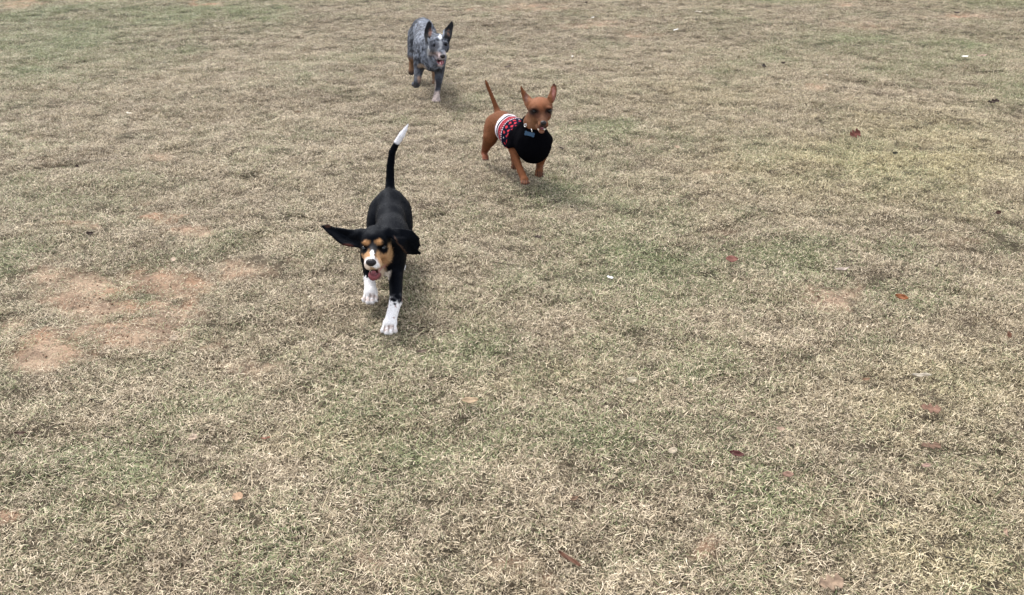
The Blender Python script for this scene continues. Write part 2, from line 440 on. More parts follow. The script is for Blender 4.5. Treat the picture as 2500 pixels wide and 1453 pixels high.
cz = relief(cp) + cs_[kp] * (fbm(cp, 22, 3, 71) - .5) * 0.045
instanced("soil_crumbs", np.stack([cp[:, 0], cp[:, 1], cz + .001], 1), np.stack([rng.normal(0, .3, nc), rng.normal(0, .3, nc), rng.random(nc) * 6.28], 1),
          .0015 + .0045 * rng.random(nc) ** 3, rng.integers(0, 5, nc), np.repeat(rng.random((nc, 1)), 3, 1), ccol, "loose crumbs of reddish earth on the bare patches", "soil")
# ------------------------------------------------------------------ bodies: one smooth-blended surface per animal
class Field:
    """signed distance grid; primitives are blended in with smooth minimum"""
    def __init__(s, lo, hi, h):
        s.lo = np.array(lo, float); s.h = h
        s.n = np.ceil((np.array(hi) - s.lo) / h).astype(int) + 1
        s.v = np.full(s.n, 0.05, np.float32)
    def block(s, lo, hi, pad):
        a = np.maximum(np.floor((lo - pad - s.lo) / s.h).astype(int), 0)
        b = np.minimum(np.ceil((hi + pad - s.lo) / s.h).astype(int) + 1, s.n)
        if np.any(b <= a): return None
        g = np.meshgrid(*[s.lo[i] + s.h * np.arange(a[i], b[i]) for i in range(3)], indexing='ij')
        return tuple(slice(a[i], b[i]) for i in range(3)), np.stack(g, -1)
    def blend(s, sl, d, k):
        v = s.v[sl]
        hh = np.clip(0.5 + 0.5 * (v - d) / k, 0, 1)
        s.v[sl] = v + (d - v) * hh - k * hh * (1 - hh)
    def cut(s, sl, d, k):
        v = s.v[sl]; d = -d
        hh = np.clip(0.5 - 0.5 * (v - d) / k, 0, 1)
        s.v[sl] = v + (d - v) * hh + k * hh * (1 - hh)
    def cone(s, a, b, ra, rb, k=.012, sub=False):
        a, b = np.asarray(a, float), np.asarray(b, float)
        r = max(ra, rb)
        q = s.block(np.minimum(a, b), np.maximum(a, b), r + k + .03)
        if q is None: return
        sl, p = q
        ab = b - a; t = np.clip(((p - a) @ ab) / max(ab @ ab, 1e-9), 0, 1)
        d = np.linalg.norm(p - a - t[..., None] * ab, axis=-1) - (ra + (rb - ra) * t)
        (s.cut if sub else s.blend)(sl, d.astype(np.float32), k)
    def chain(s, pts, rs, k=.012):
        pts = [np.asarray(q, float) for q in pts]; ap = np.array(pts)
        q = s.block(ap.min(0), ap.max(0), max(rs) + k + .03)
        sl, p = q; best = np.full(p.shape[:-1], 1e3)
        for i in range(len(pts) - 1):
            a, ab = pts[i], pts[i + 1] - pts[i]
            t = np.clip(((p - a) @ ab) / max(ab @ ab, 1e-9), 0, 1)
            d = np.linalg.norm(p - a - t[..., None] * ab, axis=-1) - (rs[i] + (rs[i + 1] - rs[i]) * t)
            m = .006; hh = np.clip(.5 + .5 * (best - d) / m, 0, 1)
            best = best + (d - best) * hh - (m * .35) * hh * (1 - hh) if i else d
        s.blend(sl, best.astype(np.float32), k)
    def ell(s, c, r, k=.015, yaw=0, pitch=0, sub=False):
        c = np.asarray(c, float); r = np.asarray(r, float)
        q = s.block(c, c, r.max() + k + .03)
        if q is None: return
        sl, p = q
        cy, sy, cp, sp = math.cos(yaw), math.sin(yaw), math.cos(pitch), math.sin(pitch)
        R = np.array([[cy, -sy, 0], [sy, cy, 0], [0, 0, 1]]) @ np.array([[1, 0, 0], [0, cp, -sp], [0, sp, cp]])
        q = (p - c) @ R
        k0 = np.linalg.norm(q / r, axis=-1); k1 = np.linalg.norm(q / (r * r), axis=-1)
        d = k0 * (k0 - 1) / np.maximum(k1, 1e-6)
        (s.cut if sub else s.blend)(sl, d.astype(np.float32), k)
    def fan(s, pts, c, r, k=.008):
        """thick sheet: triangle fan round c"""
        pts = [np.asarray(q, float) for q in pts]; c = np.asarray(c, float)
        allp = np.array(pts + [c])
        sl, p = s.block(allp.min(0), allp.max(0), r + k + .02)
        best = np.full(p.shape[:-1], 1e3)
        for i in range(len(pts)):
            a, b = pts[i], pts[(i + 1) % len(pts)]
            best = np.minimum(best, tri_d(p, a, b, c))
        s.blend(sl, (best - r).astype(np.float32), k)
    def mesh(s):
        return surface_nets(s.v, s.lo, s.h)
    def sample(s, P_):
        q = (np.asarray(P_) - s.lo) / s.h
        i = np.clip(np.floor(q).astype(int), 0, s.n - 2); f = q - i; r = 0
        for a in (0, 1):
            for b in (0, 1):
                for c in (0, 1):
                    r = r + (f[:, 0] if a else 1 - f[:, 0]) * (f[:, 1] if b else 1 - f[:, 1]) * (f[:, 2] if c else 1 - f[:, 2]) * s.v[i[:, 0] + a, i[:, 1] + b, i[:, 2] + c]
        return r

def tri_d(p, a, b, c):
    ba, cb, ac = b - a, c - b, a - c
    pa, pb, pc = p - a, p - b, p - c
    nor = np.cross(ba, ac)
    sg = np.sign(pa @ np.cross(ba, nor)) + np.sign(pb @ np.cross(cb, nor)) + np.sign(pc @ np.cross(ac, nor))
    def ed(e, q):
        t = np.clip((q @ e) / (e @ e + 1e-12), 0, 1)
        w_ = t[..., None] * e - q
        return (w_ * w_).sum(-1)
    de = np.minimum(np.minimum(ed(ba, pa), ed(cb, pb)), ed(ac, pc))
    dn = (pa @ nor) ** 2 / (nor @ nor + 1e-12)
    return np.sqrt(np.where(sg < 2, de, dn))

def surface_nets(v, lo, h):
    ins = v < 0
    nx, ny, nz = v.shape
    cs = [(a, b, c) for a in (0, 1) for b in (0, 1) for c in (0, 1)]
    cnt = sum(ins[a:nx - 1 + a, b:ny - 1 + b, c:nz - 1 + c].astype(np.int8) for a, b, c in cs)
    act = (cnt > 0) & (cnt < 8)
    I = np.argwhere(act)
    idm = np.full(act.shape, -1, np.int64); idm[act] = np.arange(len(I))
    acc = np.zeros((len(I), 3)); num = np.zeros(len(I))
    for i, a in enumerate(cs):
        for b in cs[i + 1:]:
            df = [b[k] - a[k] for k in range(3)]
            if sum(map(abs, df)) != 1: continue
            va = v[I[:, 0] + a[0], I[:, 1] + a[1], I[:, 2] + a[2]]; vb = v[I[:, 0] + b[0], I[:, 1] + b[1], I[:, 2] + b[2]]
            m = (va < 0) != (vb < 0)
            t = np.where(m, va / np.where(m, va - vb, 1), 0)
            acc += np.where(m[:, None], np.array(a) + t[:, None] * np.array(df), 0); num += m
    V = lo + h * (I + acc / num[:, None])
    Fs = []
    for ax in range(3):
        sl0 = [slice(None)] * 3; sl1 = [slice(None)] * 3
        sl0[ax] = slice(0, -1); sl1[ax] = slice(1, None)
        A, B = ins[tuple(sl0)], ins[tuple(sl1)]
        E = np.argwhere(A != B)
        o1, o2 = [(1, 2), (2, 0), (0, 1)][ax]
        E = E[(E[:, o1] > 0) & (E[:, o2] > 0) & (E[:, o1] < v.shape[o1] - 1) & (E[:, o2] < v.shape[o2] - 1)]
        fl = A[E[:, 0], E[:, 1], E[:, 2]]
        def g_(d1, d2):
            q = E.copy(); q[:, o1] -= d1; q[:, o2] -= d2
            return idm[q[:, 0], q[:, 1], q[:, 2]]
        qd = np.stack([g_(1, 1), g_(0, 1), g_(0, 0), g_(1, 0)], 1)
        qd[~fl] = qd[~fl][:, ::-1]
        Fs.append(qd)
    return V, np.concatenate(Fs)

def smooth_mesh(V, Fq, it=2, lam=.5):
    V = V.copy()
    e = np.concatenate([Fq[:, [0, 1]], Fq[:, [1, 2]], Fq[:, [2, 3]], Fq[:, [3, 0]]])
    deg = np.bincount(e[:, 0], minlength=len(V)) + np.bincount(e[:, 1], minlength=len(V))
    for _ in range(it):
        S = np.zeros_like(V)
        for k in range(3):
            S[:, k] = np.bincount(e[:, 0], V[e[:, 1], k], len(V)) + np.bincount(e[:, 1], V[e[:, 0], k], len(V))
        V += lam * (S / np.maximum(deg, 1)[:, None] - V)
    return V

def vnormals(V, Fq):
    fn = np.cross(V[Fq[:, 2]] - V[Fq[:, 0]], V[Fq[:, 3]] - V[Fq[:, 1]])
    N_ = np.zeros_like(V)
    for k in range(4):
        for c in range(3): N_[:, c] += np.bincount(Fq[:, k], fn[:, c], len(V))
    return N_ / np.maximum(np.linalg.norm(N_, axis=1), 1e-12)[:, None], np.linalg.norm(fn, axis=1) / 2

def make_fur(parent, V, Fq, colr, mat, n_, length, width, flow, origin, seed, lift=.35, label=None, mask=None):
    """short guard hairs lying along the body, each one thin blade with the colour of the skin below it"""
    r = np.random.default_rng(seed)
    Nn, ar = vnormals(V, Fq)
    pr = ar / ar.sum()
    f = r.choice(len(Fq), n_, p=pr)
    wt = r.dirichlet((1, 1, 1, 1), n_)
    pos = (V[Fq[f]] * wt[..., None]).sum(1); nn = (Nn[Fq[f]] * wt[..., None]).sum(1)
    cc = colr[Fq[f, r.integers(0, 4, n_)]]
    ln = length(pos) * r.uniform(.6, 1.3, n_)
    if mask is not None:
        mk = mask(pos); pos, nn, cc, ln = pos[mk], nn[mk], cc[mk], ln[mk]
    n_ = len(pos)
    nn /= np.linalg.norm(nn, axis=1)[:, None]
    fl = flow(pos); fl = fl + r.normal(0, .28, (n_, 3))
    fl = fl - (fl * nn).sum(1)[:, None] * nn
    fl /= np.maximum(np.linalg.norm(fl, axis=1), 1e-6)[:, None]
    dr = fl + nn * lift * r.uniform(.4, 1.6, n_)[:, None]
    dr /= np.linalg.norm(dr, axis=1)[:, None]
    sd_ = np.cross(nn, dr); sd_ /= np.maximum(np.linalg.norm(sd_, axis=1), 1e-6)[:, None]
    a = pos - nn * .001 - sd_ * width / 2; b_ = pos - nn * .001 + sd_ * width / 2; c = pos + dr * ln[:, None]
    VV = np.stack([a, b_, c], 1).reshape(-1, 3)
    cc = cc * r.uniform(.6, 1.35, (n_, 1))
    CC = np.repeat(cc, 3, 0)
    o = mesh_obj("fur", VV, np.arange(3 * n_).reshape(-1, 3), mat, parent, smooth=False, origin=origin, attrs={"coat": ('FLOAT_COLOR', CC)})
    o['kind'] = 'stuff'
    return o

def blob(name, c, r, mat, parent, origin, rot=(0, 0, 0), seg=16, shape=None):
    """small rounded piece; shape(v) may reshape the unit sphere"""
    V, Fs = [], []
    nl = seg // 2
    for i in range(nl + 1):
        th = math.pi * i / nl
        for j in range(seg):
            ph = 2 * math.pi * j / seg
            V.append((math.sin(th) * math.cos(ph), math.sin(th) * math.sin(ph), math.cos(th)))
    for i in range(nl):
        for j in range(seg):
            Fs.append((i * seg + j, (i + 1) * seg + j, (i + 1) * seg + (j + 1) % seg, i * seg + (j + 1) % seg))
    V = np.array(V)
    if shape: V = np.array([shape(v) for v in V])
    V = V * np.array(r)
    o = mesh_obj(name, V, Fs, mat, parent)
    o.location = Vector(np.asarray(c, float) - np.asarray(origin, float)); o.rotation_euler = rot
    return o

def near_(p, c, r, soft=.35):
    """1 inside the ball or ellipsoid, soft edge"""
    d = np.linalg.norm((p - np.asarray(c)) / np.asarray(r, float), axis=1)
    return 1 - sstep(1 - soft, 1 + soft * .3, d)

def paint(cur, c, m):
    return lerp(cur, np.atleast_2d(np.asarray(c, float)), np.clip(m, 0, 1)[:, None])

def seg_t(p, a, b):
    ab = np.asarray(b) - np.asarray(a); return ((p - a) @ ab) / (ab @ ab)

m_coat = coat_mat("short_fur_coat", .75, .12, 260, .22, sheen=.02)
m_black_gloss = coat_mat("glossy_fur_coat", .55, .045, 260, .18, sheen=.012, bump=.1)
m_black_gloss.node_tree.nodes["Principled BSDF"].inputs["Specular Tint"].default_value = (.62, .76, 1.0, 1)
m_eye = plain_mat("dark_wet_eye", (.006, .005, .005), .12, .22, var=.2, bump=0)
m_iris = plain_mat("grey_blue_iris", (.055, .066, .078), .15, .3, var=.2, bump=0)
m_nose = plain_mat("leathery_nose", (.010, .008, .009), .42, .28, var=.3, nscale=400, bump=.3)
m_tongue = plain_mat("wet_pink_tongue", (.24, .080, .095), .3, .6, var=.12, nscale=200)
m_mouth = plain_mat("dark_mouth_lining", (.12, .04, .045), .35, .5, var=.3, nscale=150)
m_teeth = plain_mat("ivory_teeth", (.78, .72, .62), .3, .5, var=.05, nscale=100, bump=0)
m_claw = plain_mat("horn_claw", (.085, .065, .055), .4, .5, var=.3, nscale=200, bump=0)

# toes: root at paw centre, pointing along fwd
def toes(f, c, fwd, r, spread=.9, k=.004, drop=-.25):
    fwd = np.asarray(fwd, float); fwd = fwd / np.linalg.norm(fwd)
    side = np.cross(fwd, (0, 0, 1)); side /= np.linalg.norm(side); up = np.cross(side, fwd)
    tips = []
    k = .0022
    for a, ln in ((-1.5, .72), (-.5, 1.05), (.5, 1.05), (1.5, .72)):
        q = np.asarray(c) + fwd * r * 1.15 * ln + side * a * r * .62 * spread + up * r * drop
        f.cone(np.asarray(c) + side * a * r * .35, q, r * .36, r * .37, k)
        tips.append((q + fwd * r * .30 + up * r * (-.08), fwd))
    return tips

def claws(tips, parent, origin, L=.009, w_=.0022):
    for (q, fw) in tips:
        e = math.atan2(fw[1], fw[0])
        o = blob("claw", q, (L, w_, w_ * 1.2), m_claw, parent, origin, rot=(0, .55, e), seg=8,
                 shape=lambda v: (v[0], v[1] * (1 - .7 * max(v[0], 0)), v[2] * (1 - .7 * max(v[0], 0)) - .5 * v[0] * v[0]))

# ---- hound puppy -----------------------------------------------------------
def build_puppy():
    org = G(952, 780); org[2] = 0
    f = Field((-.80, 2.66, -.01), (-.24, 3.66, .66), .0030)
    # torso
    pel = Q(953, 3.43, .243); loin = Q(953.5, 3.30, .232); rib = Q(955, 3.15, .212); che = Q(944, 3.03, .196)
    f.ell(pel, (.058, .075, .062), .02)
    f.cone(pel, loin, .056, .054, .02); f.cone(loin, rib, .053, .062, .02)
    f.ell(rib, (.067, .105, .083), .03); f.ell(che, (.062, .06, .080), .03)
    f.ell(Q(955, 3.10, .245), (.058, .07, .045), .03)
    # thighs and hind legs gathered under the body
    for sx, yk, yp, zp in ((-1, 3.31, 3.36, .016), (1, 3.29, 3.33, .020)):
        hip = pel + (sx * .038, -.01, -.015); knee = np.array([pel[0] + sx * .057 , yk, .125])
        hock = np.array([pel[0] + sx * .050, yk + .115, .075]); paw = np.array([pel[0] + sx * .040, yp, zp])
        f.ell((hip + knee) / 2 + (sx * .006, .02, 0), (.036, .062, .078), .02, pitch=-.5)
        f.chain([hip, knee, hock, paw], [.045, .032, .018, .016], .02)
        f.ell(paw + (0, -.014, 0), (.022, .028, .015), .01)
        toes(f, paw + (0, -.012, .002), (0, -1, 0), .018)
    # front leg on the right of the picture, planted
    sh = Q(965, 3.05, .215); elb = Q(966, 3.00, .145); wr = Q(966.5, 2.90, .076); pa = Q(952, 2.820, .026)
    f.ell(Q(963, 3.03, .190), (.034, .050, .066), .022)
    f.chain([sh, elb, wr, pa], [.036, .0275, .0215, .0205], .02)
    f.ell(wr + (0, 0, -.005), (.0235, .023, .022), .008)
    f.ell(pa + (0, -.004, -.002), (.0255, .024, .020), .010)
    t1 = toes(f, pa + (0, -.012, -.004), (-.05, -1, -.25), .026)
    # front leg on the left of the picture, lifted behind
    sh2 = Q(916, 3.08, .205); elb2 = Q(904, 3.09, .145); wr2 = Q(902, 3.03, .100); pa2 = Q(905.5, 2.985, .068)
    f.ell(Q(903, 3.06, .180), (.034, .045, .062), .025)
    f.chain([sh2, elb2, wr2, pa2], [.038, .027, .0205, .021], .02)
    f.ell(pa2 + (0, -.004, -.003), (.0250, .023, .021), .010)
    t2 = toes(f, pa2 + (0, -.012, -.004), (.02, -1, -.45), .026)
    # neck
    f.cone(Q(950, 3.06, .225), Q(922, 2.985, .268), .058, .046, .03)
    f.cone(Q(940, 3.02, .18), Q(918, 2.97, .235), .045, .036, .02)
    # skull and face
    sk = Q(917, 2.955, .281)
    f.ell(sk, (.054, .062, .053), .015, pitch=.25)
    f.ell(P(915, 582, 2.925), (.040, .035, .030), .012)
    f.ell(Q(937, 2.935, .252), (.020, .034, .030), .015); f.ell(Q(896, 2.93, .250), (.020, .036, .030), .015)
    mz0 = P(909, 620, 2.895); nose = P(905.7, 643, 2.812)
    f.cone(mz0, nose + (0, .022, -.004), .034, .0215, .012)
    f.ell(nose + (-.010, .030, -.016), (.019, .026, .019), .010); f.ell(nose + (.014, .030, -.014), (.019, .026, .019), .010)
    f.cone(P(912, 604, 2.90), P(906, 634, 2.835), .016, .012, .012)
    # brows
    f.ell(P(893, 594, 2.892), (.015, .008, .009), .012); f.ell(P(928, 594, 2.892), (.015, .008, .009), .012)
    # lower jaw, open
    j0 = P(921, 664, 2.945); j1 = P(911.5, 673, 2.862)
    f.cone(j0, j1, .026, .0180, .012)
    # mouth cavity
    f.cone(P(916, 662, 2.93), P(911, 666, 2.835), .013, .0140, .004, sub=True)
    f.cone(P(936, 650, 2.91), P(916, 664, 2.85), .004, .008, .003, sub=True)
    # eye sockets
    eL, eR = P(888.5, 605.5, 2.890), P(936, 604.5, 2.890)
    for e in (eL, eR): f.ell(e + (0, -.007, 0), (.0105, .010, .0070), .005, sub=True)
    # flying ears
    z2 = lambda x, y, Y: P(770 + x / 4.843, 530 + y / 4.843, Y)
    le = [z2(545, 165, 2.965), z2(400, 162, 2.975), z2(330, 148, 2.985), z2(200, 130, 3.0), z2(150, 98, 3.00), z2(88, 112, 3.0), z2(132, 158, 2.99), z2(270, 280, 2.965), z2(330, 322, 2.955), z2(400, 335, 2.95), z2(520, 350, 2.94)]
    f.fan(le, z2(360, 230, 2.985), .0048, .010)
    re_ = [z2(830, 155, 2.965), z2(1000, 145, 2.97), z2(1140, 172, 2.975), z2(1208, 250, 2.98), z2(1222, 335, 2.985), z2(1192, 395, 2.99), z2(1232, 427, 2.99), z2(1150, 430, 2.985), z2(1068, 420, 2.96), z2(1005, 350, 2.93), z2(945, 265, 2.925), z2(865, 205, 2.94)]
    f.fan(re_, z2(1070, 260, 2.955), .0050, .012)
    f.cone(z2(850, 175, 2.95), z2(960, 200, 2.955), .018, .009, .015)
    f.cone(z2(540, 200, 2.955), z2(440, 220, 2.968), .018, .008, .015)
    # tail, thin root, thick middle
    tl = [P(952, 468, 3.475), P(952.5, 440, 3.50), P(953, 406, 3.51), P(957, 373, 3.51), P(968, 350, 3.51), P(981, 330, 3.51), P(990, 316, 3.51), P(997, 303, 3.51)]
    f.chain(tl, [.021, .0175, .0155, .0138, .0122, .0122, .0078, .0018], .012)
    V, Fq = f.mesh(); V = smooth_mesh(V, Fq, 2)
    V = V + vnormals(V, Fq)[0] * ((fbm(V, 60, 2, 7) - .5) * .0012)[:, None]
    # ---- colours
    blk = (.0018, .0021, .0034); tan = (.33, .190, .098); wht = (.66, .65, .66)
    def colours(p):
        nz = fbm(p, 90, 2, 3) - .5
        pix = to3(p)
        X_, Y_ = pix[:, 0] + nz * 8, pix[:, 1] + (fbm(p, 90, 2, 4) - .5) * 8
        c = np.tile(np.array(blk), (len(p), 1))
        head = near_(p, sk + (0, -.04, -.03), (.085, .13, .12), .02) > 0
        head &= p[:, 1] < 2.975
        def e2(cx, cy, rx, ry, s=.3): return (1 - sstep(1 - s, 1 + s, np.sqrt(((X_ - cx) / rx) ** 2 + ((Y_ - cy) / ry) ** 2))) * head
        # tan cheeks and muzzle sides
        c = paint(c, tan, e2(891, 634, 15, 28)); c = paint(c, tan, e2(933, 630, 17, 22))
        c = paint(c, (.38, .235, .125), e2(951, 617, 8, 22) )
        c = paint(c, (.45, .31, .19), e2(914, 652, 26, 14) * .8)
        c = paint(c, blk, e2(888, 608, 11.5, 12, .3)); c = paint(c, blk, e2(936, 608, 12, 12, .3))
        c = paint(c, (.035, .034, .036), e2(912, 604, 9, 14) * .8)
        c = paint(c, (.34, .18, .080), e2(893.5, 593, 8.5, 7.0, .5) * .9); c = paint(c, (.34, .18, .080), e2(924.5, 591.5, 8.5, 7.0, .5) * .9)
        # white blaze and muzzle
        c = paint(c, wht, e2(908, 623, 5.5, 13)); c = paint(c, wht, e2(906, 640, 17, 11.5)); c = paint(c, wht, e2(917, 646, 10, 9)); c = paint(c, (.60, .50, .42), e2(895, 655, 9, 9))
        c = paint(c, (.36, .28, .21), e2(930, 670, 16, 15) * (p[:, 2] < nose[2] - .012))
        c = paint(c, (.50, .42, .34), e2(912, 684, 17, 9))
        c = paint(c, (.80, .78, .78), e2(899, 687, 6, 8))
        c = paint(c, (.10, .045, .045), e2(912, 673, 19.5, 12.5, .12) * (p[:, 2] < nose[2] - .028))
        # inside of the open mouth
        c = paint(c, (.19, .060, .068), e2(912, 672, 16, 10.5, .12) * (p[:, 2] < nose[2] - .030))
        c = paint(c, (.30, .13, .12), np.clip(1 - np.abs((Y_ - 655) + (X_ - 932) * .75) / 5.0, 0, 1) * (X_ > 922) * (X_ < 944) * head)
        # white chest
        ch = near_(p, Q(937, 3.0, .150), (.036, .075, .050), .3) + near_(p, Q(925, 3.0, .165), (.035, .06, .04), .3)
        c = paint(c, (.66, .61, .57), np.clip(ch, 0, 1) * ~head)
        # legs
        t = seg_t(p, wr, pa); isR = (np.abs(p[:, 0] - lerp(wr[0], pa[0], np.clip(t, 0, 1))) < .05) & (p[:, 1] < 3.0) & (p[:, 0] > Q(930, 2.9, .08)[0])
        lim = .079 + nz * .03 - .35 * np.clip(p[:, 0] - wr[0], -.05, .05)
        c = paint(c, wht, isR * sstep(lim + .006, lim - .006, p[:, 2]))
        sp = sstep(.64, .70, fbm(p, 75, 2, 12)) * (p[:, 2] < .085) * (p[:, 2] > .025)
        c = paint(c, (.26, .17, .15), isR * sp * .75)
        c = paint(c, (.03, .03, .035), isR * sstep(.5, .6, fbm(p, 85, 2, 14)) * near_(p, wr + (.005, 0, .010), (.035, .04, .016), .3))
        isL = (p[:, 0] < Q(925, 3.0, .08)[0]) & (p[:, 1] < 3.13) & (p[:, 2] < .112 + nz * .02)
        c = paint(c, wht, isL * 1.0)
        for q_, rr in ((pa, .03), (pa2, .03)):
            m = near_(p, q_ + (0, -.032, -.008), (.036, .018, .018), .4)
            c = paint(c, (.40, .30, .26), m * .75 * sstep(.30, .6, fbm(p, 120, 2, 15)))
            uu = (p[:, 0] - q_[0]) / (.026 * .62); gap = np.abs(uu - np.round(uu)) < .17
            c = paint(c, (.06, .04, .036), m * gap * (np.abs(uu) < 1.4) * .6)
            c = paint(c, (.10, .07, .065), near_(p, q_ + (0, -.02, -.026), (.028, .03, .010), .3))
        # hind paws and tail tip
        c = paint(c, wht, sstep(.045, .035, p[:, 2]) * (p[:, 1] > 3.2))
        c = paint(c, tan, sstep(.11, .09, p[:, 2]) * sstep(.035, .045, p[:, 2]) * (p[:, 1] > 3.2))
        tt = seg_t(p, tl[4], tl[7]); c = paint(c, (.68, .68, .72), sstep(-.02 + nz * .15, .10 + nz * .15, tt) * (p[:, 2] > .40))
        # brown inside and edge of the ears
        er = near_(p, z2(385, 335, 2.95), (.026, .03, .007), .4)
        c = paint(c, (.10, .032, .022), er * .45)
        c = paint(c, (.11, .055, .035), near_(p, z2(150, 105, 3.0), (.012, .03, .006), .4) * .4)
        c = paint(c, (.05, .030, .022), np.clip(1 - np.abs((Y_ - 583) - (X_ - 965) * 1.35) / 4.5, 0, 1) * (X_ > 962) * (X_ < 992) * (p[:, 1] < 2.96) * (p[:, 2] > .20))
        # slightly faded black on the back
        return c
    c = colours(V)
    root = empty("hound_puppy", org)
    tag(root, "black, white and tan hound puppy running at the front with both long ears flying out", "dog", "dogs running across the lawn")
    mesh_obj("body", V, Fq, m_black_gloss, root, origin=org, attrs={"coat": ('FLOAT_COLOR', c)})
    def flow(p):
        a = np.zeros_like(p); a[:, 1] = 1; a[:, 2] = -.15
        leg = p[:, 2] < .15; a[leg] = (0, .15, -1)
        tlm = (p[:, 1] > 3.46) & (p[:, 2] > .30); a[tlm] = (.05, .0, 1)
        el_ = p[:, 0] < Q(875, 2.98, .3)[0]; a[el_] = (-1, .2, .1)
        er_ = (p[:, 0] > Q(965, 2.95, .3)[0]) & (p[:, 1] < 3.02) & (p[:, 2] > .22); a[er_] = (1, .2, -.2)
        return a
    ln = lambda p: np.where((p[:, 1] > 3.46) & (p[:, 2] > .45), .008, np.where(p[:, 1] < 2.93, .0035, .0075))
    make_fur(root, V, Fq, c, m_black_gloss, 70000, ln, .0011, flow, org, 31, .22)
    for e, sx in ((eL, -1), (eR, 1)):
        o = blob("eye", e + (0, .0045, -.001), (.0095, .009, .0070), m_eye, root, org)
        blob("iris", e + (0, -.0026, -.001), (.0050, .0026, .0036), m_iris, root, org)
        blob("pupil", e + (0, -.0046, -.001), (.0024, .0013, .0022), m_eye, root, org)
    blob("nose", nose + (0, .004, .001), (.0185, .013, .0145), m_nose, root, org, rot=(.35, 0, 0),
         shape=lambda v: (v[0] * (1 - .25 * max(-v[2], 0)), v[1] - .25 * math.exp(-((abs(v[0]) - .5) / .2) ** 2 - ((v[2] + .25) / .25) ** 2) * (-1 if v[1] < 0 else 0), v[2] * (1 - .12 * math.exp(-(v[0] / .15) ** 2))))
    blob("tongue", P(912, 671, 2.880), (.0120, .018, .0035), m_tongue, root, org, rot=(.62, 0, .12), shape=lambda v: (v[0], v[1], v[2] * .8 - .25 * (1 - v[0] ** 2) + .25))
    claws(t1 + t2, root, org)
    return root

def to3(p):
    dpt = p[:, 1] * CP + (H - p[:, 2]) * SP
    up = p[:, 1] * SP + (p[:, 2] - H) * CP
    return np.stack([1250 + F * p[:, 0] / dpt, 726.5 - F * up / dpt], 1)

def oriented_ring(name, c, axis, R, r, mat, parent, origin, seg=32, sg2=8, flat=1.0):
    axis = np.asarray(axis, float); axis = axis / np.linalg.norm(axis)
    u = np.cross(axis, (0, 0, 1) if abs(axis[2]) < .9 else (1, 0, 0)); u /= np.linalg.norm(u); v = np.cross(axis, u)
    V, Fs = [], []
    for i in range(seg):
        a = 2 * math.pi * i / seg; d = u * math.cos(a) + v * math.sin(a)
        for j in range(sg2):
            b_ = 2 * math.pi * j / sg2
            V.append(np.asarray(c) + d * (R + r * math.cos(b_)) + axis * r * flat * math.sin(b_))
    for i in range(seg):
        for j in range(sg2):
            Fs.append((i * sg2 + j, ((i + 1) % seg) * sg2 + j, ((i + 1) % seg) * sg2 + (j + 1) % sg2, i * sg2 + (j + 1) % sg2))
    return mesh_obj(name, V, Fs, mat, parent, origin=origin)

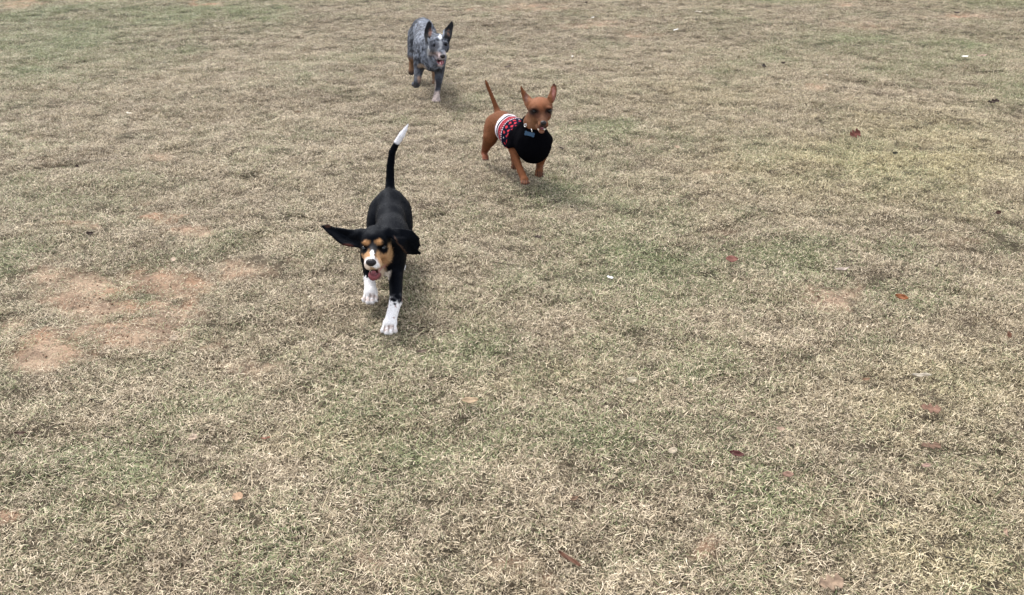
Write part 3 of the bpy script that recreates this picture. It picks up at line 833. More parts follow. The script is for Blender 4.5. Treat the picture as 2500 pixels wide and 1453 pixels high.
# ---- small brown dog in a sweater -------------------------------------------
def build_brown():
    org = G(1270, 440); org[2] = 0
    z3 = lambda x, y, Y: P(1150 + x / 5.383, 190 + y / 5.383, Y)
    f = Field((-.22, 4.22, -.01), (.32, 5.02, .66), .0036)
    pel = Q(1226, 4.80, .200); rib = Q(1262, 4.65, .182); che = Q(1299, 4.515, .180)
    def torso(g, e, k=.02):
        g.cone(pel, rib, .062 + e, .072 + e, k); g.cone(rib, che, .072 + e, .082 + e, k)
        g.ell(che + (.006, -.012, .0), (.078 + e, .075 + e, .092 + e), k)
    torso(f, 0)
    f.ell(pel, (.060, .07, .062), .02)
    # hind leg on the left of the picture
    hip = Q(1210, 4.82, .195); kn = z3(255, 800, 4.765); hk = z3(185, 985, 4.86); pw = z3(200, 1085, 4.80); pw[2] = .018
    f.ell((hip + kn) / 2 + (-.004, .015, -.005), (.038, .062, .072), .02, pitch=-.4)
    f.chain([hip, kn, hk, pw], [.048, .035, .0165, .0140], .02)
    f.ell(pw + (0, -.004, 0), (.0165, .019, .013), .008); t3 = toes(f, pw + (0, -.012, 0), (.2, -1, 0), .015)
    # other hind leg swung forward under the belly
    hip2 = Q(1242, 4.80, .175); kn2 = Q(1256, 4.70, .115); hk2 = Q(1252, 4.76, .060); pw2 = Q(1257, 4.640, .022)
    f.chain([hip2, kn2, hk2, pw2], [.045, .032, .016, .0145], .02)
    f.ell(pw2 + (0, -.010, -.002), (.019, .026, .014), .008); t4 = toes(f, pw2 + (0, -.012, 0), (.2, -1, 0), .015)
    # front legs
    sh = Q(1254, 4.56, .195); el_ = z3(545, 940, 4.530); wr = z3(640, 1195, 4.455); pa = z3(700, 1320, 4.405); pa[2] = .024
    f.chain([sh, el_, wr, pa], [.030, .0215, .0175, .0185], .015)
    f.ell(pa + (0, -.004, 0), (.0200, .020, .017), .008); t1 = toes(f, pa + (0, -.014, 0), (.15, -1, -.12), .0205)
    sh2 = Q(1330, 4.56, .18); el2 = z3(945, 985, 4.545); wr2 = z3(895, 1150, 4.545); pa2 = z3(888, 1222, 4.505)
    f.chain([sh2, el2, wr2, pa2], [.034, .0255, .0180, .0185], .015)
    f.ell(pa2 + (0, -.004, -.002), (.0190, .018, .017), .008); t2 = toes(f, pa2 + (0, -.010, -.002), (-.1, -1, -.5), .0195)
    # neck and head, slightly turned to the right of the picture
    nA = Q(1298, 4.535, .255); nB = Q(1315, 4.455, .345)
    f.cone(nA, nB, .056, .047, .02)
    sk = Q(1317, 4.425, .378)
    f.ell(sk + (0, 0, .002), (.0605, .070, .050), .015)
    f.ell(Q(1301, 4.40, .352), (.022, .034, .028), .012); f.ell(Q(1334, 4.40, .352), (.020, .034, .028), .012)
    nose = z3(942, 612, 4.312)
    f.cone(z3(920, 520, 4.385), nose + (-.001, .020, -.003), .034, .0165, .014)
    f.ell(nose + (-.011, .022, -.012), (.014, .022, .015), .008); f.ell(nose + (.011, .022, -.012), (.014, .022, .015), .008)
    f.cone(z3(890, 650, 4.405), z3(920, 708, 4.345), .019, .0140, .010)
    f.cone(z3(915, 665, 4.39), z3(935, 672, 4.315), .011, .0105, .004, sub=True)
    f.ell(z3(835, 425, 4.372), (.017, .012, .009), .008); f.ell(z3(1015, 420, 4.372), (.016, .012, .009), .008)
    eL, eR = z3(828, 462, 4.368), z3(1020, 458, 4.370)
    for e in (eL, eR): f.ell(e + (0, -.008, 0), (.0125, .011, .010), .005, sub=True)
    # ears
    le = [z3(x, y, Y) for x, y, Y in ((655, 150, 4.50), (700, 210, 4.49), (745, 258, 4.47), (785, 300, 4.44), (775, 345, 4.42), (738, 415, 4.42), (712, 375, 4.45), (692, 310, 4.47), (668, 235, 4.49))]
    f.fan(le, z3(725, 310, 4.465), .0042, .008)
    re_ = [z3(x, y, Y) for x, y, Y in ((1078, 110, 4.49), (1100, 145, 4.49), (1104, 220, 4.48), (1090, 285, 4.46), (1062, 330, 4.43), (1005, 280, 4.42), (1030, 225, 4.45), (1048, 155, 4.48))]
    f.fan(re_, z3(1065, 230, 4.475), .0042, .008)
    f.cone(z3(770, 350, 4.43), z3(730, 300, 4.46), .015, .006, .012); f.cone(z3(1035, 310, 4.43), z3(1065, 250, 4.465), .015, .006, .012)
    # tail, raised
    tl = [z3(372, 510, 4.845), z3(345, 430, 4.875), z3(308, 330, 4.89), z3(272, 240, 4.90), z3(240, 165, 4.91), z3(218, 105, 4.915), z3(203, 62, 4.92)]
    f.chain(tl, [.022, .0150, .0115, .0100, .0098, .0085, .0045], .012)
    V, Fq = f.mesh(); V = smooth_mesh(V, Fq, 2)
    base = (.125, .046, .019)
    def colours(p):
        pix = to3(p); nz = fbm(p, 70, 2, 3) - .5
        X_ = (pix[:, 0] - 1150) * 5.383 + nz * 30; Y_ = (pix[:, 1] - 190) * 5.383 + nz * 20
        c = np.tile(np.array(base), (len(p), 1)) * (0.86 + .28 * fbm(p, 30, 3, 8))[:, None]
        hd = (near_(p, sk + (0, -.03, -.03), (.10, .13, .12), .02) > 0) | (p[:, 2] > .40)
        hd &= p[:, 1] < 4.6
        def e2(cx, cy, rx, ry, s=.35): return (1 - sstep(1 - s, 1 + s, np.sqrt(((X_ - cx) / rx) ** 2 + ((Y_ - cy) / ry) ** 2))) * hd
        c = paint(c, (.21, .088, .045), e2(900, 330, 140, 60, .6) * .7)
        c = paint(c, (.20, .075, .035), e2(905, 410, 35, 70, .6) * .8)
        c = paint(c, (.30, .16, .095), e2(800, 600, 80, 80, .6) * .7); c = paint(c, (.28, .15, .09), e2(940, 520, 50, 50, .6) * .6)
        c = paint(c, (.105, .052, .032), e2(935, 570, 48, 38, .5) * .8)
        for ex, ey in ((828, 466), (1020, 462)):
            c = paint(c, (.060, .024, .014), e2(ex, ey + 12, 92, 66, .6) * .85)
            c = paint(c, (.012, .007, .006), e2(ex, ey + 4, 58, 42, .4) * .97)
            c = paint(c, (.085, .035, .022), e2(ex + (35 if ex < 900 else -25), ey + 55, 40, 36, .6) * .7)
        c = paint(c, (.06, .035, .03), e2(935, 655, 55, 26, .3))
        c = paint(c, (.22, .11, .08), e2(915, 728, 60, 20, .4) * .7)
        c = paint(c, (.16, .055, .04), e2(1068, 290, 18, 45, .4)); c = paint(c, (.34, .15, .125), e2(1072, 205, 24, 55, .4)); c = paint(c, (.06, .03, .025), e2(1080, 118, 30, 22, .4) * .8)
        c = paint(c, (.09, .04, .028), e2(722, 285, 22, 60, .4))
        # dark toes and tail end
        for q_ in (pa, pa2, pw, pw2):
            mm_ = near_(p, q_ + (.003, -.030, -.006), (.034, .022, .018), .5); uu = (p[:, 0] - q_[0] - .004) / (.020 * .62)
            c = paint(c, (.10, .048, .032), mm_ * .6); c = paint(c, (.030, .016, .012), mm_ * (np.abs(uu - np.round(uu)) < .2) * .9)
        c = paint(c, (.17, .075, .045), sstep(.40, .52, p[:, 2]) * (p[:, 1] > 4.78) * .8)
        c = paint(c, (.16, .05, .028), sstep(.10, .03, p[:, 2]) * (p[:, 1] > 4.72) * .7)
        return c
    c = colours(V)
    root = empty("small_brown_dog", org)
    tag(root, "small rusty brown short-legged dog running in a patterned black, red and white sweater", "dog", "dogs running across the lawn")
    mesh_obj("body", V, Fq, m_coat, root, origin=org, attrs={"coat": ('FLOAT_COLOR', c)})
    axd = np.array([che[0] - pel[0], che[1] - pel[1], 0]); axd /= np.linalg.norm(axd)
    s_of = lambda p: (p - pel) @ axd
    S0 = s_of(z3(345, 740, 4.71)[None])[0]; S1 = s_of(che[None])[0] + .09
    def flow(p):
        a = np.tile(-axd + np.array([0, 0, -.2]), (len(p), 1))
        leg = (p[:, 2] < .13); a[leg] = (0, .15, -1)
        up = (p[:, 2] > .42); a[up] = (0, .4, 1)
        a[(p[:, 1] > 4.82) & (p[:, 2] > .26)] = (-.2, 0, 1)
        return a
    make_fur(root, V, Fq, c, m_coat, 42000, lambda p: np.where(p[:, 1] < 4.42, .0045, .0085), .0014, flow, org, 32, .22,
             mask=lambda p: ~((s_of(p) > S0 + .01) & (p[:, 2] > .12) & (p[:, 2] < .27) & (p[:, 1] > 4.44)))
    for e in (eL, eR):
        blob("eye", e + (0, .0030, 0), (.0100, .0095, .0088), m_eye, root, org)
    blob("nose", nose + (0, .002, .0), (.0155, .012, .0118), m_nose, root, org, rot=(.2, 0, 0), shape=lambda v: (v[0] * (1 - .3 * max(-v[2], 0)), v[1], v[2]))
    # lower teeth: a small curved row
    for i in range(9):
        t = (i - 4) / 4.0
        q = z3(918 + 42 * t, 714 - 26 * t * t, 4.337 + .016 * t * t)
        blob("tooth", q, (.0036, .0026, .0038 + (.0012 if abs(i - 4) == 3 else 0)), m_teeth, root, org, seg=8)
    blob("tongue", z3(920, 690, 4.352), (.0105, .020, .0035), m_tongue, root, org, rot=(.35, 0, 0))
    claws(t1 + t2 + t3, root, org, L=.007, w_=.0022)
    # sweater
    g = Field((-.20, 4.32, .02), (.26, 4.95, .36), .0034)
    torso(g, .0085, .02)
    g.cone(sh + (.002, 0, 0), el_ + (0, 0, .018), .037, .0305, .012)
    g.cone(sh2, el2 + (0, 0, .022), .040, .0345, .012)
    nax = (nB - nA) / np.linalg.norm(nB - nA)
    g.cone(nA - nax * .02, nA + nax * .012, .066, .060, .015)
    ii = np.meshgrid(*[g.lo[i] + g.h * np.arange(g.n[i]) for i in range(3)], indexing='ij'); pp = np.stack(ii, -1)
    sv = (pp - pel) @ axd
    g.v = np.maximum(g.v, (S0 - sv - .010 * (pp[..., 2] - .2) / .08).astype(np.float32))
    # openings: hollow for the neck and the sleeves
    g.cone(nA + nax * .005, nA + nax * .12, .0535, .052, .004, sub=True)
    g.cone(el_ + (.0, 0, .004), wr, .026, .026, .004, sub=True); g.cone(el2 + (0, 0, .004), wr2, .030, .030, .004, sub=True)
    # folds in the cloth
    Vs, Fs = g.mesh(); Vs = smooth_mesh(Vs, Fs, 2)
    wr_ = (fbm(Vs * np.array([1, 1, .5]), 26, 3, 61) - .5) * .011
    Vs = Vs + vnormals(Vs, Fs)[0] * wr_[:, None]
    s_ = (Vs - pel) @ axd - S0
    ang = np.arctan2(Vs[:, 2] - .19, (Vs - pel) @ np.array([axd[1], -axd[0], 0]))
    blk = np.array((.0020, .0020, .0030)); navy = np.array((.006, .007, .017)); red = np.array((.21, .020, .030)); wht = np.array((.62, .58, .64)); pk = np.array((.40, .035, .045))
    cs = np.tile(blk, (len(Vs), 1))
    jag = .0022 * np.sign(np.sin(ang * 40))
    def band(a, b_, cc, j=0):
        global_s = s_ + j
        return paint(cs, cc, sstep(a - .0015, a + .0015, global_s) * (1 - sstep(b_ - .0015, b_ + .0015, global_s)))
    cs = band(.098, .170, navy)
    cs = band(-.05, .021, wht); cs = band(.021, .034, navy, jag); cs = band(.034, .039, wht); cs = band(.039, .090, red)
    # running stitches: white dots on navy, then diamonds
    dots = (np.sin(ang * 46) > .1)
    cs = band(.082, .098, navy)
    cs = paint(cs, wht, (np.abs(s_ - .086) < .004) * dots)
    cs = paint(cs, wht, (np.abs(s_ - .066) < .0022) * (np.sin(ang * 46 + 1.5) > .3) * .6)
    # red motifs and small white specks on the navy part
    left = Vs[:, 0] < .09
    cell = np.stack([ang / .34, (s_ - .10) / .030], 1); ci_ = np.floor(cell); fr = cell - ci_ - .5
    fr[:, 0] += .25 * ((ci_[:, 1] % 2) * 2 - 1)
    dm = np.abs(fr[:, 0]) * 1.0 + np.abs(fr[:, 1]) * .9
    rnd = hash3(ci_[:, 0], ci_[:, 1], ci_[:, 0] * 0, 5)
    inm = (s_ > .10) & (s_ < .172)
    cs = paint(cs, pk, inm * (dm + (fbm(Vs, 160, 2, 9) - .5) * .5 < .33) * (rnd > .35))
    cs = paint(cs, wht, inm * (np.hypot(fr[:, 0], fr[:, 1]) < .12) * (rnd <= .35))
    m_knit, n, l, b = new_mat("knitted_sweater")
    a = n.new("ShaderNodeAttribute"); a.attribute_name = "coat"; l.new(a.outputs["Color"], b.inputs["Base Color"])
    b.inputs["Roughness"].default_value = .95; b.inputs["Specular IOR Level"].default_value = .01
    tc = n.new("ShaderNodeTexCoord"); wv = n.new("ShaderNodeTexWave"); wv.inputs["Scale"].default_value = 90; wv.inputs["Distortion"].default_value = 1.5
    l.new(tc.outputs["Object"], wv.inputs["Vector"])
    bp = n.new("ShaderNodeBump"); bp.inputs["Strength"].default_value = .35; bp.inputs["Distance"].default_value = .003
    l.new(wv.outputs["Fac"], bp.inputs["Height"]); l.new(bp.outputs[0], b.inputs["Normal"])
    o = mesh_obj("sweater", Vs, Fs, m_knit, root, origin=org, attrs={"coat": ('FLOAT_COLOR', cs)})
    tag(o, label="black front with navy, red and white patterned bands towards the rear")
    # collar, ring, bone tag
    m_col = plain_mat("black_nylon_collar", (.012, .012, .014), .7, .3, nscale=300)
    m_met = plain_mat("steel_ring", (.62, .62, .62), .25, .5, 1.0, var=.05, bump=0)
    m_tag = plain_mat("blue_anodised_tag", (.008, .040, .085), .35, .5, .35, var=.1, bump=0)
    cc_ = nA + nax * .028
    col_ = oriented_ring("collar", cc_, nax, .0520, .0042, m_col, root, org, flat=1.9)
    oriented_ring("buckle", z3(712, 640, 4.475), (-.7, -.7, .3), .0075, .0022, m_met, root, org, seg=12, sg2=6)
    rp = z3(793, 705, 4.408)
    oriented_ring("ring", rp, (1, .2, .3), .0085, .0018, m_met, root, org, seg=16, sg2=6)
    tg = z3(765, 750, 4.418)
    pts_ = []
    for cx, cy, a0 in ((.022, .006, -60), (-.022, .006, 60), (-.022, -.006, 120), (.022, -.006, 240)):
        a0 = {(.022, .006): -40, (-.022, .006): 40, (-.022, -.006): 140, (.022, -.006): 220}[(cx, cy)]
        for kk in range(7):
            aa = math.radians(a0 + kk * 30) if True else 0
            pts_.append((cx + .0075 * math.cos(aa), cy + .0075 * math.sin(aa)))
    nP = len(pts_); VV = [(x, -.0015, y) for x, y in pts_] + [(x, .0015, y) for x, y in pts_] + [(0, -.0015, 0), (0, .0015, 0)]
    FF = [(i, (i + 1) % nP, 2 * nP, 2 * nP) for i in range(nP)]
    me_f = [(i, (i + 1) % nP, nP + (i + 1) % nP, nP + i) for i in range(nP)]
    bm2 = bpy.data.meshes.new("name_tag")
    bm2.from_pydata(VV, [], [(i, (i + 1) % nP, 2 * nP) for i in range(nP)] + [(nP + (i + 1) % nP, nP + i, 2 * nP + 1) for i in range(nP)] + me_f)
    bm2.materials.append(m_tag)
    ot = bpy.data.objects.new("name_tag", bm2); col.objects.link(ot); ot.parent = root
    ot.location = Vector(tg - org); ot.rotation_euler = (-.35, -.22, -.15); ot['label'] = "blue bone shaped tag"
    ot.rotation_euler = (-.35, .22, -.15); ot.scale = (.85, 1, .85)
    root.location += Vector((-.001, -.12, .038))     # off the ground in mid bound
    return root

# ---- blue heeler ------------------------------------------------------------
def build_heeler():
    org = G(1060, 245); org[2] = 0
    z4 = lambda x, y, Y: P(960 + x / 6.317, 30 + y / 6.317, Y)
    f = Field((-.84, 5.86, -.01), (-.34, 7.14, .66), .0045)
    pel = Q(1032, 6.79, .370); loin = Q(1036, 6.62, .350); rib = Q(1043, 6.45, .318); che = Q(1050, 6.29, .285)
    f.ell(pel, (.078, .11, .080), .03); f.cone(pel, loin, .072, .070, .03); f.cone(loin, rib, .072, .090, .03)
    f.ell(rib, (.090, .15, .108), .03); f.ell(che, (.088, .10, .098), .03)
    f.ell(Q(1046, 6.36, .365), (.065, .09, .05), .03)
    f.ell(Q(1058, 6.22, .250), (.070, .06, .060), .03)
    # hind legs
    hp = Q(1016, 6.80, .335); kn = Q(1010, 6.66, .205); hk = Q(1006, 6.83, .150); pw = Q(1004.5, 6.80, .082)
    f.ell((hp + kn) / 2 + (0, .02, 0), (.044, .085, .095), .02, pitch=-.45)
    f.chain([hp, kn, hk, pw], [.060, .045, .023, .020], .02)
    f.ell(pw + (.0, -.006, -.010), (.023, .024, .026), .01); toes(f, pw + (0, -.008, -.012), (0, -.6, -1), .020)
    hp2 = Q(1046, 6.80, .335); kn2 = Q(1056, 6.68, .205); hk2 = Q(1058, 6.80, .120); pw2 = Q(1063, 6.66, .020)
    f.ell((hp2 + kn2) / 2 + (0, .02, 0), (.044, .085, .095), .02, pitch=-.45)
    f.chain([hp2, kn2, hk2, pw2], [.060, .042, .022, .019], .02)
    f.ell(pw2 + (0, -.016, 0), (.024, .034, .017), .01); toes(f, pw2 + (0, -.02, 0), (0, -1, 0), .021)
    # front leg on the left of the picture, folded in mid stride
    sh = Q(1026, 6.31, .270); el_ = z4(395, 850, 6.31); wr = z4(372, 1060, 6.20); pa = z4(355, 1112, 6.245); tp = z4(318, 1112, 6.285)
    f.ell(Q(1026, 6.29, .245), (.036, .06, .070), .02)
    f.chain([sh, el_, wr, pa, tp], [.048, .034, .0235, .024, .016], .02)
    f.ell(z4(345, 1112, 6.25), (.024, .028, .018), .01)
    t2 = toes(f, z4(342, 1108, 6.262), (-.7, .7, -.25), .018)
    # front leg on the right, planted
    sh2 = Q(1072, 6.28, .260); el2 = z4(712, 950, 6.27); wr2 = z4(680, 1200, 6.185); pa2 = z4(667, 1335, 6.145); pa2[2] = .026
    f.ell(Q(1072, 6.27, .225), (.034, .06, .065), .02)
    f.chain([sh2, el2, wr2, pa2], [.046, .031, .0205, .0215], .02)
    f.ell(pa2 + (0, -.005, -.002), (.0265, .024, .021), .01); t1 = toes(f, pa2 + (0, -.016, -.003), (0, -1, -.15), .027)
    # neck, head
    f.cone(Q(1052, 6.30, .330), Q(1066, 6.19, .385), .083, .060, .03)
    f.cone(Q(1056, 6.26, .270), Q(1066, 6.18, .345), .070, .050, .03)
    sk = Q(1069, 6.155, .388)
    f.ell(sk, (.070, .080, .062), .015)
    f.ell(z4(610, 560, 6.12), (.030, .045, .034), .015); f.ell(z4(800, 545, 6.12), (.028, .045, .034), .015)
    nose = z4(764, 680, 5.972)
    f.cone(z4(725, 560, 6.085), nose + (-.003, .022, -.002), .043, .0215, .018)
    f.ell(nose + (-.016, .030, -.012), (.018, .030, .019), .01); f.ell(nose + (.008, .030, -.014), (.016, .030, .018), .01)
    f.cone(z4(665, 705, 6.115), z4(738, 808, 6.025), .030, .0160, .012)
    f.cone(z4(700, 735, 6.09), z4(752, 770, 5.985), .015, .0150, .004, sub=True)
    f.cone(z4(620, 680, 6.09), z4(700, 770, 6.02), .006, .008, .004, sub=True)
    f.ell(z4(645, 485, 6.092), (.021, .014, .010), .01); f.ell(z4(808, 470, 6.092), (.020, .014, .010), .01)
    eL, eR = z4(645, 518, 6.087), z4(808, 502, 6.092)
    for e in (eL, eR): f.ell(e + (0, -.009, 0), (.0135, .011, .008), .005, sub=True)
    le = [z4(x, y, Y) for x, y, Y in ((555, 142, 6.25), (595, 190, 6.24), (622, 255, 6.22), (642, 325, 6.18), (610, 365, 6.15), (560, 420, 6.13), (525, 465, 6.14), (503, 425, 6.17), (487, 360, 6.20), (493, 285, 6.22), (518, 200, 6.24))]
    f.fan(le, z4(560, 310, 6.225), .0055, .010)
    re_ = [z4(x, y, Y) for x, y, Y in ((905, 142, 6.26), (918, 190, 6.25), (912, 260, 6.23), (898, 330, 6.20), (880, 400, 6.16), (852, 465, 6.13), (820, 420, 6.12), (785, 345, 6.14), (770, 302, 6.18), (812, 252, 6.22), (862, 192, 6.24))]
    f.fan(re_, z4(855, 320, 6.220), .0055, .010)
    f.cone(z4(585, 400, 6.15), z4(560, 300, 6.21), .020, .007, .015); f.cone(z4(820, 385, 6.15), z4(855, 300, 6.21), .020, .007, .015)
    # tail trailing behind
    f.chain([Q(1030, 6.88, .385), Q(1029, 6.96, .345), Q(1029, 7.02, .29), Q(1029, 7.06, .24)], [.028, .025, .024, .012], .02)
    V, Fq = f.mesh(); V = smooth_mesh(V, Fq, 2)
    V = V + vnormals(V, Fq)[0] * ((fbm(V, 45, 3, 7) - .5) * .005)[:, None]
    def colours(p):
        pix = to3(p); nz = fbm(p, 60, 2, 3) - .5
        X_ = (pix[:, 0] - 960) * 6.317 + nz * 40; Y_ = (pix[:, 1] - 30) * 6.317 + nz * 30
        m1 = fbm(p, 48, 4, 11, .75); m2 = fbm(p, 11, 3, 13)
        t = sstep(.38, .66, m1 * .78 + m2 * .22)
        c = lerp(np.array([[.026, .029, .038]]), np.array([[.185, .205, .25]]), t[:, None])
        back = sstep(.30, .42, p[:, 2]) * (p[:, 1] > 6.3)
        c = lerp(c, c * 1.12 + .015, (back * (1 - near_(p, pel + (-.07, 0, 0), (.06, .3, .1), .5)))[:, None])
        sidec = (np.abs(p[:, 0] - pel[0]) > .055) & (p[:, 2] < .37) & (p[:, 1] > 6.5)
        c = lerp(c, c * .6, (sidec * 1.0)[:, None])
        hd = (near_(p, sk + (0, -.05, -.04), (.12, .18, .15), .02) > 0) & (p[:, 1] < 6.22) | ((p[:, 2] > .46) & (p[:, 1] < 6.32))
        def e2(cx, cy, rx, ry, s=.35): return (1 - sstep(1 - s, 1 + s, np.sqrt(((X_ - cx) / rx) ** 2 + ((Y_ - cy) / ry) ** 2))) * hd
        # ears
        earm = ((p[:, 2] > .425) & (p[:, 1] < 6.32) & (np.abs(p[:, 0] - sk[0]) > .045)) | ((np.abs(p[:, 0] - sk[0]) > .066) & (p[:, 2] > .39) & (p[:, 1] < 6.22) & (p[:, 1] > 6.11))
        c = paint(c, (.008, .008, .010), earm * 1.0)
        c = paint(c, (.085, .040, .030), e2(568, 305, 30, 60, .5) * .9); c = paint(c, (.085, .045, .032), e2(858, 315, 22, 50, .5) * .9)
        # face
        c = paint(c, (.60, .62, .66), e2(722, 380, 28, 38, .4)); c = paint(c, (.40, .42, .46), e2(730, 500, 26, 70, .5) * .6)
        c = paint(c, c * .55, e2(700, 560, 170, 130, .4) * .6); c = paint(c, (.030, .032, .042), e2(648, 524, 74, 52, .5) * .97); c = paint(c, (.028, .030, .040), e2(812, 512, 56, 56, .5) * .97)
        c = paint(c, (.10, .105, .12), e2(625, 590, 60, 50, .6) * .6)
        c = paint(c, (.34, .27, .265), e2(680, 650, 60, 38, .5) * .85); c = paint(c, (.33, .27, .27), e2(720, 700, 70, 40, .5) * .8)
        c = paint(c, (.35, .30, .30), e2(800, 640, 26, 34, .5) * .6); c = paint(c, (.30, .25, .24), e2(575, 640, 30, 30, .5) * .6)
        c = paint(c, (.16, .05, .06), e2(735, 770, 55, 32, .2)); c = paint(c, (.38, .28, .27), e2(725, 822, 45, 18, .4) * .8)
        c = paint(c, (.05, .03, .03), np.clip(1 - np.abs((Y_ - 715) - (X_ - 640) * 1.25) / 14, 0, 1) * (X_ > 600) * (X_ < 680) * hd)
        c = paint(c, (.50, .50, .50), e2(540, 610, 14, 90, .5) * .55)
        # tan chest spots, tan hind leg, pale feet
        c = paint(c, (.36, .27, .19), near_(p, z4(450, 840, 6.22), (.045, .07, .025), .5) * .6)
        c = paint(c, (.026, .028, .036), (p[:, 2] < .21) * (p[:, 1] < 6.45) * .7)
        c = paint(c, (.15, .082, .042), (p[:, 1] > 6.55) * sstep(.225, .18, p[:, 2]) * .9)
        c = paint(c, (.055, .04, .035), (p[:, 1] > 6.6) * near_(p, pw + (0, 0, -.03), (.04, .04, .035), .4))
        rl = near_(p, lerp(wr2, pa2, .5), (.045, .06, .085), .2)
        c = paint(c, (.020, .021, .026), near_(p, lerp(el2, wr2, .75), (.033, .04, .050), .5) * (p[:, 0] > lerp(el2, wr2, .6)[0] - .012))
        c = paint(c, (.40, .33, .28), near_(p, lerp(el2, wr2, .8) + (-.022, 0, 0), (.014, .04, .06), .5) * .9)
        c = paint(c, (.44, .36, .33), (p[:, 1] < 6.4) * sstep(.075, .06, p[:, 2]) * (.55 + .5 * sstep(.4, .6, m1)))
        c = paint(c, (.10, .08, .075), near_(p, wr2 + (.004, -.015, -.012), (.026, .02, .012), .5))
        c = paint(c, (.26, .17, .12), near_(p, z4(400, 1040, 6.21), (.018, .04, .03), .5) * .8)
        c = paint(c, (.05, .04, .04), near_(p, z4(345, 1118, 6.25), (.03, .05, .012), .5) * .9)
        return np.clip(c, 0, 1)
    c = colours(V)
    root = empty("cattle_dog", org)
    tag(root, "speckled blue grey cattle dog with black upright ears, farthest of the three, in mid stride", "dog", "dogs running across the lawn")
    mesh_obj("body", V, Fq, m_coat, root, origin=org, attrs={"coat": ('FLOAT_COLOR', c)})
    def flow(p):
        a = np.zeros_like(p); a[:, 1] = 1; a[:, 2] = -.25
        leg = p[:, 2] < .20; a[leg] = (0, .15, -1)
        up = (p[:, 2] > .44) & (p[:, 1] < 6.32); a[up] = (0, .3, 1)
        return a
    # coat hairs: each one individually pale or dark
    make_fur(root, V, Fq, np.clip(c * np.where(fbm(V, 140, 2, 77) > .5, 1.25, .75)[:, None], 0, 1), m_coat, 60000, lambda p: np.where((p[:, 1] < 6.12) | (p[:, 2] > .43) & (p[:, 1] < 6.32), .0040, np.where(p[:, 2] < .19, .005, .0085)), .0022, flow, org, 33, .30)
    for e in (eL, eR): blob("eye", e + (0, .004, 0), (.0125, .010, .0075), m_eye, root, org)
    blob("nose", nose, (.0185, .014, .0145), m_nose, root, org, rot=(.2, 0, 0), shape=lambda v: (v[0] * (1 - .3 * max(-v[2], 0)), v[1], v[2]))
    blob("tongue", z4(742, 782, 6.018), (.0115, .022, .0042), m_tongue, root, org, rot=(.45, 0, .1))
    claws(t1, root, org, L=.008, w_=.003); claws(t2, root, org, L=.009, w_=.003)
    return root

build_puppy(); build_brown(); build_heeler()


# ------------------------------------------------------------------ fallen leaves and litter
m_leaf = coat_mat("dry_leaf", .7, .25, 120, .22, bump=.4)
m_paper = plain_mat("white_scrap", (.82, .82, .80), .8, .2, var=.04)
m_twig = plain_mat("dark_twig_bark", (.035, .026, .022), .9, .2, var=.3, nscale=200, bump=.5)

def ground_z(x, y):
    q = np.array([[x, y]]); so_ = maps(q)[0]
    return float(relief(q)[0] + so_[0] * (fbm(q, 22, 3, 71)[0] - .5) * .045)

